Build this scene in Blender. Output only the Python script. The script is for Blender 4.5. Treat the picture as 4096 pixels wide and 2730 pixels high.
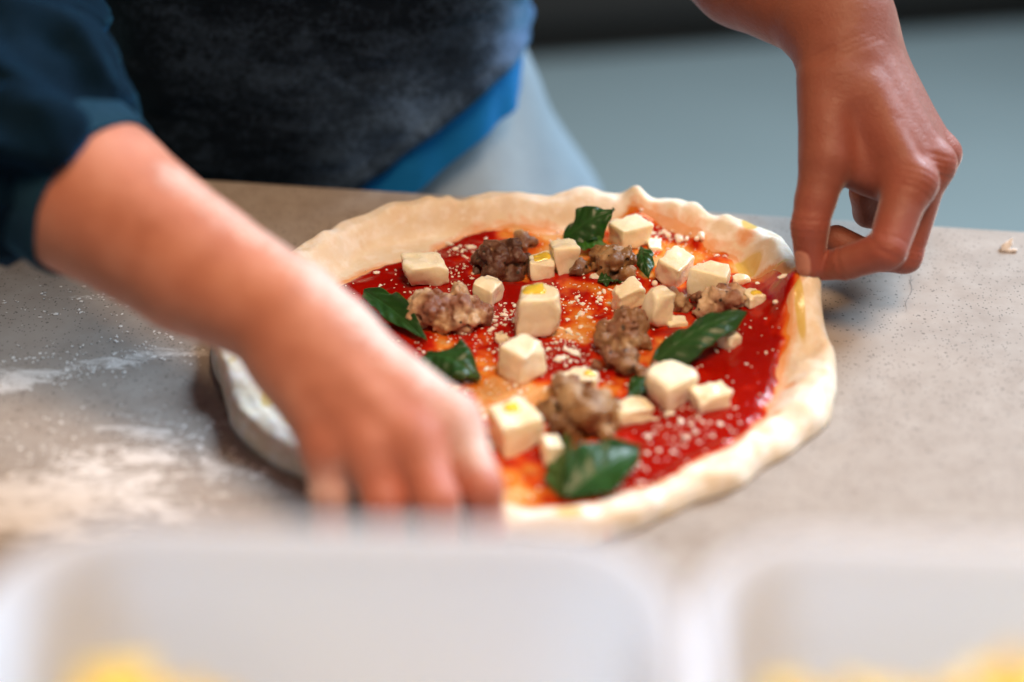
import bpy, math, random
import numpy as np
from mathutils import Vector, Matrix

for o in list(bpy.data.objects):
    bpy.data.objects.remove(o)
S = bpy.context.scene
COL = S.collection

# ------------------------------------------------------------------ camera
ELEV = math.radians(33.0); DIST = 0.76; LENS = 50.0
CAM = np.array([0.0, -DIST*math.cos(ELEV), DIST*math.sin(ELEV)])
FWD = np.array([0.0, math.cos(ELEV), -math.sin(ELEV)])
RGT = np.array([1.0, 0.0, 0.0]); UPV = np.array([0.0, math.sin(ELEV), math.cos(ELEV)])
KPX = 36.0/LENS/4096.0
cd = bpy.data.cameras.new('camera'); cam = bpy.data.objects.new('camera', cd); COL.objects.link(cam)
cam.location = CAM; cam.rotation_euler = (math.pi/2-ELEV, 0, 0)
cd.lens = LENS; cd.sensor_width = 36; cd.clip_start = 0.02; cd.clip_end = 60
cd.dof.use_dof = True; cd.dof.focus_distance = 0.788; cd.dof.aperture_fstop = 1.95
cd.dof.aperture_blades = 0
S.camera = cam

# ------------------------------------------------------------------ light
W = bpy.data.worlds.new('World'); S.world = W; W.use_nodes = True
bg = W.node_tree.nodes['Background']
bg.inputs['Color'].default_value = (0.62, 0.72, 0.80, 1); bg.inputs['Strength'].default_value = 0.10

def area(name, loc, target, size, energy, color, sy=None):
    l = bpy.data.lights.new(name, 'AREA'); l.energy = energy; l.color = color
    l.shape = 'RECTANGLE'; l.size = size; l.size_y = sy or size
    o = bpy.data.objects.new(name, l); COL.objects.link(o)
    o.location = loc
    o.rotation_euler = (Vector(target)-Vector(loc)).to_track_quat('-Z', 'Y').to_euler()
    return o
area('window_light', (1.75, 1.42, 1.62), (0.0, 0.0, 0.0), 1.1, 125, (0.70, 0.86, 1.0), 1.0)
area('ceiling_lamp', (0.26, -0.50, 1.28), (0.0, 0.0, 0.0), 0.42, 16.5, (1.0, 0.66, 0.40))
area('side_lamp', (-1.10, 0.20, 0.80), (-0.3, 0.08, 0.0), 0.25, 3.0, (1.0, 0.64, 0.32))  # added fill, warms the worktop under the near sleeve

S.view_settings.view_transform = 'Standard'; S.view_settings.look = 'None'
S.view_settings.exposure = 0.22; S.view_settings.gamma = 1.0
S.render.engine = 'CYCLES'
S.cycles.use_denoising = True
S.cycles.max_bounces = 8; S.cycles.transparent_max_bounces = 8
S.cycles.caustics_reflective = False; S.cycles.caustics_refractive = False
S.cycles.sample_clamp_indirect = 4.0

# ------------------------------------------------------------------ helpers
rng = np.random.default_rng(7); random.seed(7)

def at(px, py, zc):
    """a point seen at (px, py) of the 4096 px wide picture, zc metres in front of the lens"""
    return CAM + zc*(FWD + RGT*(px-2048)*KPX - UPV*(py-1365)*KPX)
def on(px, py, z=0.0):
    """the point at height z seen at (px, py)"""
    d = FWD + RGT*(px-2048)*KPX - UPV*(py-1365)*KPX
    return CAM + d*((z-CAM[2])/d[2])

def hsh(i, j, k, seed):
    n = (i*374761393 + j*668265263 + k*2147483647 + seed*1274126177) & 0xffffffff
    n = ((n ^ (n >> 13))*1274126177) & 0xffffffff
    n = ((n ^ (n >> 16))*2246822519) & 0xffffffff
    return ((n ^ (n >> 15)) & 0xffff)/32767.5 - 1.0
def vnoise(p, scale=1.0, seed=0):
    p = np.asarray(p, float)*scale
    i = np.floor(p).astype(np.int64); f = p - i; f = f*f*(3-2*f)
    r = 0
    for dx in (0, 1):
        wx = f[..., 0] if dx else 1-f[..., 0]
        for dy in (0, 1):
            wy = f[..., 1] if dy else 1-f[..., 1]
            for dz in (0, 1):
                wz = f[..., 2] if dz else 1-f[..., 2]
                r = r + wx*wy*wz*hsh(i[..., 0]+dx, i[..., 1]+dy, i[..., 2]+dz, seed)
    return r
def fbm(p, scale, oct=3, seed=0):
    r = 0; a = 1
    for o in range(oct):
        r = r + a*vnoise(p, scale*2.03**o, seed+o*17); a *= 0.5
    return r
def sstep(a, b, x):
    t = np.clip((x-a)/(b-a), 0, 1); return t*t*(3-2*t)

def link(o, parent=None):
    COL.objects.link(o)
    if parent is not None: o.parent = parent
    return o
def mesh(name, V, Fa, mat=None, parent=None, smooth=True, attrs=None):
    V = np.asarray(V, np.float32); me = bpy.data.meshes.new(name)
    if isinstance(Fa, np.ndarray):
        n = Fa.shape[1]
        me.vertices.add(len(V)); me.vertices.foreach_set('co', V.ravel())
        me.loops.add(Fa.size); me.loops.foreach_set('vertex_index', Fa.ravel().astype(np.int32))
        me.polygons.add(len(Fa)); me.polygons.foreach_set('loop_start', np.arange(len(Fa), dtype=np.int32)*n)
        try: me.polygons.foreach_set('loop_total', np.full(len(Fa), n, np.int32))
        except Exception: pass
    else:
        me.from_pydata([tuple(map(float, v)) for v in V], [], [tuple(map(int, f)) for f in Fa])
    me.update(calc_edges=True); me.validate()
    me.polygons.foreach_set('use_smooth', np.full(len(me.polygons), smooth))
    for k, a in (attrs or {}).items():
        a = np.asarray(a, np.float32)
        if a.ndim == 1:
            at_ = me.attributes.new(k, 'FLOAT', 'POINT'); at_.data.foreach_set('value', a)
        else:
            at_ = me.attributes.new(k, 'FLOAT_COLOR', 'POINT')
            at_.data.foreach_set('color', np.concatenate([a, np.ones((len(a), 1), np.float32)], 1).ravel())
    o = bpy.data.objects.new(name, me)
    if mat: me.materials.append(mat)
    return link(o, parent)
def empty(name, loc=(0, 0, 0)):
    o = bpy.data.objects.new(name, None); o.empty_display_size = 0.02; o.location = loc
    return link(o)
def tag(o, label=None, cat=None, group=None, kind=None):
    for k, v in (('label', label), ('category', cat), ('group', group), ('kind', kind)):
        if v: o[k] = v
    return o
def recenter(o, base):
    """move the object's origin to base without moving its shape"""
    b = Vector([float(x) for x in base])
    o.data.transform(Matrix.Translation(-b)); o.location = b; return o
def grid_faces(nu, nv, cu=False, cv=False):
    """quads of an nu x nv vertex grid, index = i*nv + j; cu / cv close it"""
    I = np.arange(nu if cu else nu-1); J = np.arange(nv if cv else nv-1)
    i, j = np.meshgrid(I, J, indexing='ij'); i2 = (i+1) % nu; j2 = (j+1) % nv
    return np.stack([i*nv+j, i2*nv+j, i2*nv+j2, i*nv+j2], -1).reshape(-1, 4)

# ---- distance fields
class Field:
    def __init__(s, lo, hi, h):
        s.lo = np.array(lo, float); s.h = h
        s.n = np.ceil((np.array(hi)-s.lo)/h).astype(int)+1
        s.f = np.full(s.n, 0.02, np.float32)
    def clone(s, f=None):
        g = Field.__new__(Field); g.lo, g.h, g.n = s.lo, s.h, s.n
        g.f = np.full(s.n, 0.02, np.float32) if f is None else f.copy(); return g
    def box(s, lo, hi):
        a = np.clip(np.floor((lo-s.lo)/s.h).astype(int), 0, s.n); b = np.clip(np.ceil((hi-s.lo)/s.h).astype(int)+1, 0, s.n)
        sl = tuple(slice(x, y) for x, y in zip(a, b))
        ax = [s.lo[d]+s.h*np.arange(a[d], b[d]) for d in range(3)]
        return sl, ax
    def cone(s, a, b, r1, r2, k):
        a = np.asarray(a, float); b = np.asarray(b, float); m = max(r1, r2)+0.02
        sl, ax = s.box(np.minimum(a, b)-m, np.maximum(a, b)+m)
        if 0 in s.f[sl].shape: return s
        X, Y, Z = np.meshgrid(*ax, indexing='ij', sparse=True)
        ab = b-a; L2 = max(ab@ab, 1e-12)
        t = np.clip(((X-a[0])*ab[0]+(Y-a[1])*ab[1]+(Z-a[2])*ab[2])/L2, 0, 1)
        d = np.sqrt((X-a[0]-t*ab[0])**2+(Y-a[1]-t*ab[1])**2+(Z-a[2]-t*ab[2])**2)-(r1+(r2-r1)*t)
        s.f[sl] = smin(s.f[sl], d.astype(np.float32), k); return s
    def chain(s, pts, rad, k):
        for i in range(len(pts)-1): s.cone(pts[i], pts[i+1], rad[i], rad[i+1], k)
        return s
    def ball(s, c, r, k): return s.cone(c, np.asarray(c)+1e-5, r, r, k)
    def net(s):
        f = s.f; ins = f < 0; n = np.array(f.shape)-1
        cnt = np.zeros(n, np.float32); acc = np.zeros((*n, 3), np.float32)
        for ax in range(3):
            o1, o2 = [d for d in range(3) if d != ax]
            for u in (0, 1):
                for v in (0, 1):
                    st = [0, 0, 0]; st[o1] = u; st[o2] = v
                    en = list(st); en[ax] = 1
                    A = f[tuple(slice(st[d], st[d]+n[d]) for d in range(3))]
                    B = f[tuple(slice(en[d], en[d]+n[d]) for d in range(3))]
                    m = (A < 0) != (B < 0)
                    t = np.where(m, A/np.where(m, A-B, 1), 0)
                    cnt += m
                    for d in range(3):
                        acc[..., d] += m*(t if d == ax else st[d])
        cell = cnt > 0; idx = np.full(n, -1, np.int64); idx[cell] = np.arange(cell.sum())
        pos = acc[cell]/cnt[cell][:, None]; base = np.argwhere(cell)
        V = s.lo+(base+pos)*s.h; Q = []
        for ax in range(3):
            o1, o2 = [(1, 2), (2, 0), (0, 1)][ax]
            lo = [slice(1, -1)]*3; lo[ax] = slice(0, -1)
            hi = list(lo); hi[ax] = slice(1, None)
            a = ins[tuple(lo)]; b = ins[tuple(hi)]
            for sgn in (0, 1):
                e = np.argwhere((a & ~b) if sgn else (~a & b))
                if not len(e): continue
                c = e.copy()
                for d in range(3):
                    if d != ax: c[:, d] += 1
                def g(du, dv):
                    q = c.copy(); q[:, o1] -= du; q[:, o2] -= dv
                    return idx[q[:, 0], q[:, 1], q[:, 2]]
                q4 = [g(1, 1), g(0, 1), g(0, 0), g(1, 0)]
                if not sgn: q4 = q4[::-1]
                Q.append(np.stack(q4, 1))
        Q = np.concatenate(Q); Q = Q[(Q >= 0).all(1)]
        return V, Q
def smin(a, b, k):
    if k <= 0: return np.minimum(a, b)
    h = np.clip(k-np.abs(a-b), 0, None)/k
    return np.minimum(a, b)-h*h*k*0.25
def relax(V, Q, it=1, lam=0.5):
    for _ in range(it):
        acc = np.zeros_like(V); c = np.zeros(len(V))
        for i in range(4):
            a, b = Q[:, i], Q[:, (i+1) % 4]
            np.add.at(acc, a, V[b]); np.add.at(c, a, 1); np.add.at(acc, b, V[a]); np.add.at(c, b, 1)
        V = V+lam*(acc/np.maximum(c, 1)[:, None]-V)
    return V
def vnormals(V, Q):
    n = np.cross(V[Q[:, 2]]-V[Q[:, 0]], V[Q[:, 3]]-V[Q[:, 1]]); N = np.zeros_like(V)
    for i in range(4): np.add.at(N, Q[:, i], n)
    return N/np.maximum(np.linalg.norm(N, axis=1), 1e-12)[:, None]

# ---- materials
class M:
    def __init__(s, name, **kw):
        s.m = bpy.data.materials.new(name); s.m.use_nodes = True; s.t = s.m.node_tree
        s.b = s.t.nodes['Principled BSDF']; s.out = s.t.nodes['Material Output']
        for k, v in kw.items(): s.set(k.replace('_', ' '), v)
    def set(s, k, v):
        i = s.b.inputs[k]
        if hasattr(v, 'is_output'): s.t.links.new(v, i)
        elif isinstance(v, tuple) and len(v) == 3 and i.type == 'RGBA': i.default_value = (*v, 1)
        else: i.default_value = v
    def n(s, typ, **kw):
        nd = s.t.nodes.new('ShaderNode'+typ)
        for k, v in kw.items():
            if hasattr(nd, k) and not isinstance(v, bpy.types.NodeSocket): setattr(nd, k, v)
            else:
                i = nd.inputs[k.replace('_', ' ')] if not k.startswith('i') or not k[1:].isdigit() else nd.inputs[int(k[1:])]
                if isinstance(v, bpy.types.NodeSocket): s.t.links.new(v, i)
                elif isinstance(v, tuple) and len(v) == 3 and i.type == 'RGBA': i.default_value = (*v, 1)
                else: i.default_value = v
        return nd
    def obj(s):
        return s.n('TexCoord').outputs['Object']
    def geo(s):
        return s.n('NewGeometry').outputs['Position']
    def noise(s, scale, detail=4, rough=0.55, vec=None, dist=0.0):
        k = dict(Scale=float(scale), Detail=float(detail), Roughness=float(rough), Distortion=float(dist))
        if vec is None: vec = s.geo()
        return s.n('TexNoise', Vector=vec, **k).outputs['Fac']
    def ramp(s, fac, stops):
        nd = s.n('ValToRGB', Fac=fac); e = nd.color_ramp.elements
        while len(e) < len(stops): e.new(0.5)
        for i, (p, c) in enumerate(stops):
            e[i].position = p; e[i].color = (*c, 1) if isinstance(c, tuple) else (c, c, c, 1)
        return nd.outputs['Color']
    def mix(s, f, a, b, typ='MIX'):
        nd = s.n('Mix', data_type='RGBA', blend_type=typ)
        for i, v in ((0, f), (6, a), (7, b)):
            if isinstance(v, bpy.types.NodeSocket): s.t.links.new(v, nd.inputs[i])
            elif i == 0: nd.inputs[0].default_value = v
            else: nd.inputs[i].default_value = (*v, 1)
        return nd.outputs[2]
    def math(s, op, a, b=0.0):
        nd = s.n('Math', operation=op)
        for i, v in ((0, a), (1, b)):
            if isinstance(v, bpy.types.NodeSocket): s.t.links.new(v, nd.inputs[i])
            else: nd.inputs[i].default_value = v
        return nd.outputs[0]
    def attr(s, name, out='Fac'):
        return s.n('Attribute', attribute_name=name).outputs[out]
    def bump(s, h, strength=0.3, dist=0.001, normal=None):
        nd = s.n('Bump', Height=h, Strength=float(strength), Distance=float(dist))
        if normal is not None: s.t.links.new(normal, nd.inputs['Normal'])
        s.t.links.new(nd.outputs[0], s.b.inputs['Normal']); return nd.outputs[0]

def mat_table():
    m = M('quartz_worktop', Roughness=0.6); m.set('Specular IOR Level', 0.22); p = m.geo()
    big = m.noise(9, 5, 0.6, p); mid = m.noise(60, 4, 0.6, p)
    c = m.ramp(big, [(0.3, (0.27, 0.232, 0.205)), (0.55, (0.315, 0.277, 0.250)), (0.75, (0.355, 0.322, 0.295))])
    c = m.mix(m.ramp(mid, [(0.35, 0.0), (0.7, 1.0)]), c, (0.36, 0.327, 0.302))
    v = m.n('TexVoronoi', Vector=p, Scale=620.0)
    rnd = m.n('SeparateColor', Color=v.outputs['Color']).outputs[0]
    sp = m.math('MULTIPLY', m.math('LESS_THAN', v.outputs['Distance'], 0.30), m.math('GREATER_THAN', rnd, 0.72))
    c = m.mix(m.math('MULTIPLY', sp, 0.75), c, (0.085, 0.075, 0.07))
    v2 = m.n('TexVoronoi', Vector=p, Scale=270.0)
    rnd2 = m.n('SeparateColor', Color=v2.outputs['Color']).outputs[1]
    sp2 = m.math('MULTIPLY', m.math('LESS_THAN', v2.outputs['Distance'], 0.22), m.math('GREATER_THAN', rnd2, 0.86))
    c = m.mix(m.math('MULTIPLY', sp2, 0.7), c, (0.10, 0.085, 0.075))
    # dusting of flour, smeared by the hand
    fl = m.attr('flour')
    mp = m.n('Mapping', Vector=p); mp.inputs['Rotation'].default_value = (0, 0, 0.5); mp.inputs['Scale'].default_value = (0.42, 1.0, 1.0)
    n1 = m.noise(150, 9, 0.78, mp.outputs[0], 0.8); n2 = m.noise(17, 5, 0.6, mp.outputs[0], 1.6)
    thr = m.math('SUBTRACT', m.math('ADD', m.math('MULTIPLY', n1, 0.62), m.math('MULTIPLY', n2, 0.58)), m.math('SUBTRACT', 0.835, m.math('MULTIPLY', fl, 0.42)))
    fm = m.ramp(m.math('MULTIPLY', thr, 7.0), [(0.0, 0.0), (0.55, 0.75), (1.0, 1.0)])
    c = m.mix(fm, c, (0.70, 0.68, 0.67))
    m.set('Base Color', c)
    m.set('Roughness', m.ramp(fm, [(0.0, 0.60), (1.0, 0.95)]))
    m.bump(m.math('ADD', m.math('MULTIPLY', fm, 0.5), m.math('MULTIPLY', m.noise(400, 3, 0.6, p), 0.12)), 0.35, 0.0008)
    return m.m

def mat_skin():
    m = M('skin', Roughness=0.48); p = m.geo()
    n = m.noise(42, 5, 0.6, p); n2 = m.noise(160, 4, 0.6, p)
    c = m.ramp(n, [(0.32, (0.42, 0.145, 0.085)), (0.52, (0.50, 0.190, 0.118)), (0.72, (0.55, 0.235, 0.155))])
    c = m.mix(m.attr('tan'), c, (0.175, 0.046, 0.027))  # shade of the pinching arm, painted as one darker skin colour
    c = m.mix(m.math('MULTIPLY', m.attr('red'), 0.75), c, (0.36, 0.062, 0.042))
    c = m.mix(m.math('MULTIPLY', m.ramp(n2, [(0.5, 0.0), (0.75, 1.0)]), 0.14), c, (0.30, 0.09, 0.05))
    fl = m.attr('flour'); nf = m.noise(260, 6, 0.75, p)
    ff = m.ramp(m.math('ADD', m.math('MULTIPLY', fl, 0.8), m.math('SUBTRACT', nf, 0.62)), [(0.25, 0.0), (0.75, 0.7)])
    c = m.mix(ff, c, (0.78, 0.70, 0.66))  # flour smears, and the near arm's window highlight painted pale
    c = m.mix(m.attr('nail'), c, (0.52, 0.24, 0.17))
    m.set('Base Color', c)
    m.set('Subsurface Weight', 0.08); m.b.inputs['Subsurface Radius'].default_value = (1.0, 0.30, 0.16)
    m.set('Subsurface Scale', 0.006)
    m.set('Roughness', m.ramp(n2, [(0.3, 0.46), (0.7, 0.62)]))
    m.set('Sheen Weight', 0.45); m.set('Sheen Roughness', 0.30); m.set('Specular IOR Level', 0.45)
    v = m.n('TexVoronoi', Vector=p, Scale=900.0)
    h = m.math('ADD', m.math('MULTIPLY', v.outputs['Distance'], 0.5), m.math('MULTIPLY', m.noise(300, 6, 0.7, p, 0.5), 1.4))
    m.bump(h, 0.38, 0.0008)
    return m.m

def mat_cloth(name, c0, c1, dust=0.0, scale=900, sheen=0.2, tint=(0.3, 0.6, 0.9)):
    m = M(name, Roughness=0.92); m.set('Specular IOR Level', 0.06); p = m.geo()
    c = m.mix(m.noise(30, 4, 0.6, p), c0, c1)
    if dust:
        big = m.noise(13, 3, 0.55, p); fine = m.noise(300, 8, 0.85, p, 0.4)
        mp = m.n('Mapping', Vector=p); mp.inputs['Scale'].default_value = (0.5, 1.0, 1.2)
        blot = m.noise(55, 4, 0.6, mp.outputs[0], 1.2)
        f = m.math('ADD', m.math('MULTIPLY', big, 0.40), m.math('ADD', m.math('MULTIPLY', fine, 0.62), m.math('MULTIPLY', blot, 0.30)))
        f = m.math('ADD', f, m.math('MULTIPLY', m.attr('flour'), 0.34))
        c = m.mix(m.ramp(f, [(0.66, 0.0), (0.82, 0.35*dust), (1.0, 1.5*dust)]), c, (0.10, 0.18, 0.33))
    m.set('Base Color', c); m.set('Sheen Weight', sheen); m.set('Sheen Roughness', 0.28)
    m.b.inputs['Sheen Tint'].default_value = (*tint, 1)
    m.bump(m.math('ADD', m.noise(scale, 2, 0.5, p), m.math('MULTIPLY', m.noise(120, 4, 0.6, p), 0.8)), 0.5, 0.0015)
    return m.m

def mat_dough():
    m = M('raw_dough', Roughness=0.7); m.set('Specular IOR Level', 0.28); p = m.geo()
    n = m.noise(38, 5, 0.6, p); n2 = m.noise(120, 4, 0.6, p)
    c = m.ramp(n, [(0.3, (0.73, 0.60, 0.44)), (0.5, (0.78, 0.69, 0.55)), (0.68, (0.82, 0.77, 0.69))])
    c = m.mix(m.math('MULTIPLY', m.ramp(n2, [(0.46, 0.0), (0.64, 1.0)]), 0.65), c, (0.90, 0.88, 0.85))
    st = m.math('ADD', m.attr('sauce_stain'), m.math('MULTIPLY', m.math('SUBTRACT', m.noise(75, 5, 0.65, p, 0.5), 0.5), 0.9))
    c = m.mix(m.ramp(st, [(0.42, 0.0), (0.75, 0.75)]), c, (0.72, 0.27, 0.06))
    ol = m.math('ADD', m.attr('oil'), m.math('MULTIPLY', m.math('SUBTRACT', m.noise(60, 4, 0.6, p), 0.5), 0.5))
    of = m.ramp(ol, [(0.40, 0.0), (0.62, 1.0)])
    c = m.mix(m.math('MULTIPLY', of, 0.8), c, (0.62, 0.44, 0.07))
    m.set('Base Color', c)
    m.set('Roughness', m.ramp(of, [(0.0, 0.78), (1.0, 0.12)]))
    m.set('Subsurface Weight', 0.18); m.b.inputs['Subsurface Radius'].default_value = (1.0, 0.55, 0.28)
    m.set('Subsurface Scale', 0.008)
    m.bump(m.math('ADD', m.noise(90, 5, 0.55, p), m.math('MULTIPLY', m.noise(500, 3, 0.6, p), 0.15)), 0.35, 0.002)
    return m.m

def mat_sauce():
    m = M('tomato_sauce', Roughness=0.16); p = m.geo()
    th = m.attr('thick'); n = m.noise(130, 6, 0.65, p, 0.5)
    t = m.math('ADD', th, m.math('MULTIPLY', m.math('SUBTRACT', n, 0.5), 0.55))
    c = m.ramp(t, [(0.0, (0.70, 0.40, 0.17)), (0.20, (0.66, 0.22, 0.03)), (0.46, (0.56, 0.065, 0.008)), (0.64, (0.42, 0.010, 0.002)), (0.9, (0.29, 0.004, 0.001))])
    m.set('Base Color', c)
    m.set('Subsurface Weight', 0.15); m.b.inputs['Subsurface Radius'].default_value = (1.0, 0.2, 0.08); m.set('Subsurface Scale', 0.003)
    m.set('Roughness', m.ramp(m.noise(60, 4, 0.6, p), [(0.35, 0.03), (0.7, 0.08)]))
    h = m.math('ADD', m.noise(210, 5, 0.6, p, 0.4), m.math('MULTIPLY', m.noise(650, 3, 0.6, p), 0.35))
    m.bump(h, 0.34, 0.0011); m.set('Specular IOR Level', 0.34)
    return m.m

def mat_cheese():
    m = M('mozzarella', Roughness=0.38); p = m.geo()
    n = m.noise(70, 5, 0.6, p)
    c = m.ramp(n, [(0.3, (0.85, 0.75, 0.50)), (0.55, (0.90, 0.83, 0.63)), (0.75, (0.92, 0.88, 0.75))])
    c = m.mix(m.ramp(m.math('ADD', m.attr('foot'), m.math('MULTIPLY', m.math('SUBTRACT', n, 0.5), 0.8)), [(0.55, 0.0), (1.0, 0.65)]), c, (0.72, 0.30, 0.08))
    m.set('Base Color', c)
    m.set('Subsurface Weight', 0.30); m.b.inputs['Subsurface Radius'].default_value = (1.0, 0.72, 0.36); m.set('Subsurface Scale', 0.007)
    m.set('Roughness', m.ramp(m.noise(140, 3, 0.6, p), [(0.35, 0.14), (0.7, 0.45)]))
    m.bump(m.math('ADD', m.noise(160, 5, 0.62, p), m.math('MULTIPLY', m.noise(700, 3, 0.6, p), 0.2)), 0.30, 0.0012)
    return m.m

def mat_oil():
    m = M('olive_oil', Roughness=0.05, Base_Color=(0.82, 0.62, 0.07), IOR=1.46)
    m.set('Specular IOR Level', 0.6)
    m.set('Subsurface Weight', 0.2); m.set('Subsurface Scale', 0.003)
    m.set('Coat Weight', 0.6); m.set('Coat Roughness', 0.04)
    return m.m

def mat_sausage():
    m = M('crumbled_sausage', Roughness=0.42); p = m.geo()
    c = m.attr('tone', 'Color')
    n = m.noise(210, 6, 0.65, p, 0.3)
    c = m.mix(m.ramp(n, [(0.56, 0.0), (0.70, 0.55)]), c, (0.42, 0.26, 0.14))
    c = m.mix(m.ramp(m.noise(330, 4, 0.6, p), [(0.58, 0.0), (0.70, 0.8)]), c, (0.085, 0.04, 0.022))
    v = m.n('TexVoronoi', Vector=p, Scale=260.0)
    r = m.n('SeparateColor', Color=v.outputs['Color']).outputs[0]
    c = m.mix(m.math('MULTIPLY', m.math('LESS_THAN', v.outputs['Distance'], 0.25), m.math('GREATER_THAN', r, 0.86)), c, (0.03, 0.022, 0.015))
    m.set('Base Color', c)
    m.set('Subsurface Weight', 0.15); m.b.inputs['Subsurface Radius'].default_value = (1.0, 0.4, 0.25); m.set('Subsurface Scale', 0.003)
    m.set('Roughness', m.ramp(m.noise(120, 4, 0.6, p), [(0.35, 0.12), (0.65, 0.48)]))
    m.bump(m.math('ADD', m.noise(260, 6, 0.65, p), m.math('MULTIPLY', m.noise(90, 3, 0.6, p), 0.8)), 0.6, 0.002)
    return m.m

def mat_basil(name, c0, c1):
    m = M(name, Roughness=0.38); m.set('Specular IOR Level', 0.4); p = m.geo()
    c = m.mix(m.noise(90, 5, 0.6, p), c0, c1)
    c = m.mix(m.attr('vein'), c, tuple(min(1, x*1.9+0.01) for x in c1))
    m.set('Base Color', c)
    m.set('Subsurface Weight', 0.12); m.b.inputs['Subsurface Radius'].default_value = (0.3, 1.0, 0.2); m.set('Subsurface Scale', 0.002)
    m.set('Coat Weight', 0.10); m.set('Coat Roughness', 0.25)
    m.bump(m.math('ADD', m.noise(190, 4, 0.6, p), m.math('MULTIPLY', m.noise(800, 2, 0.6, p), 0.2)), 0.45, 0.0014)
    tr = m.n('BsdfTranslucent', Color=tuple(min(1.0, x*2.2) for x in c1)); mx = m.n('MixShader', Fac=0.22)
    m.t.links.new(m.b.outputs[0], mx.inputs[1]); m.t.links.new(tr.outputs[0], mx.inputs[2]); m.t.links.new(mx.outputs[0], m.out.inputs['Surface'])
    return m.m

def mat_plain(name, c0, c1, rough=0.6, scale=40, bump=0.2, bd=0.001, sss=0.0):
    m = M(name, Roughness=rough); p = m.geo()
    m.set('Base Color', m.mix(m.noise(scale, 5, 0.6, p), c0, c1))
    if sss:
        m.set('Subsurface Weight', sss); m.set('Subsurface Scale', 0.004)
    if bump: m.bump(m.noise(scale*5, 5, 0.6, p), bump, bd)
    return m.m

def mat_tub():
    m = M('white_plastic', Roughness=0.35); p = m.geo()
    c = m.mix(m.noise(20, 3, 0.5, p), (0.75, 0.85, 1.0), (0.78, 0.87, 1.0)); m.set('Base Color', c)
    tr = m.n('BsdfTranslucent', Color=(0.93, 0.95, 1.0))
    mx = m.n('MixShader', Fac=0.60)
    m.t.links.new(m.b.outputs[0], mx.inputs[1]); m.t.links.new(tr.outputs[0], mx.inputs[2])
    m.t.links.new(mx.outputs[0], m.out.inputs['Surface'])
    return m.m

MT = dict(table=mat_table(), skin=mat_skin(), dough=mat_dough(), sauce=mat_sauce(), cheese=mat_cheese(), oil=mat_oil(),
          sausage=mat_sausage(), basil=mat_basil('basil_leaf', (0.014, 0.055, 0.012), (0.032, 0.11, 0.022)),
          basil2=mat_basil('basil_bright', (0.03, 0.12, 0.015), (0.06, 0.20, 0.025)),
          basil3=mat_basil('basil_pale', (0.04, 0.10, 0.022), (0.07, 0.15, 0.035)),
          sweat=mat_cloth('navy_sweatshirt', (0.002, 0.005, 0.010), (0.004, 0.008, 0.016), 0.62, 900, 0.40, (0.15, 0.6, 1.0)),
          sleeve=mat_cloth('navy_sleeve', (0.0012, 0.0065, 0.015), (0.002, 0.012, 0.026), 0.08, 900, 0.30, (0.05, 0.42, 1.0)),
          cuff=mat_cloth('dusty_navy_cuff', (0.006, 0.026, 0.050), (0.014, 0.045, 0.075), 0.40, 900, 0.4, (0.15, 0.55, 1.0)),
          blue=mat_cloth('blue_cotton', (0.005, 0.13, 0.36), (0.012, 0.18, 0.46), 0.10),
          jeans=mat_cloth('faded_grey_blue_cloth', (0.24, 0.29, 0.33), (0.34, 0.40, 0.44), 0.3),
          tub=mat_tub(),
          parm=mat_plain('grated_hard_cheese', (0.84, 0.72, 0.60), (0.90, 0.84, 0.76), 0.6, 300, 0.3, 0.0005, 0.3),
          flour=mat_plain('flour', (0.70, 0.68, 0.67), (0.78, 0.76, 0.75), 0.95, 300, 0.2),
          yellow=mat_plain('yellow_cheese', (0.76, 0.57, 0.09), (0.84, 0.68, 0.18), 0.5, 60, 0.2, 0.001, 0.2),
          floor=mat_plain('blue_grey_floor', (0.235, 0.285, 0.285), (0.275, 0.33, 0.33), 0.75, 3, 0.05),
          dark=mat_plain('dark_cabinet', (0.016, 0.013, 0.011), (0.026, 0.021, 0.017), 0.6, 8, 0.1),
          crack=mat_plain('crack', (0.16, 0.145, 0.135), (0.24, 0.22, 0.21), 0.8, 200, 0.1),
          panel=mat_plain('counter_panel', (0.30, 0.30, 0.30), (0.36, 0.36, 0.36), 0.5, 6, 0.1))

# ------------------------------------------------------------------ setting
eA = on(850, 715); eB = on(4096, 920)                      # two points of the worktop's far edge
ed = (eB-eA)/np.linalg.norm(eB-eA); en = np.array([-ed[1], ed[0], 0.0])
def edge_y(x): return eA[1]+(x-eA[0])*ed[1]/ed[0]

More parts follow.
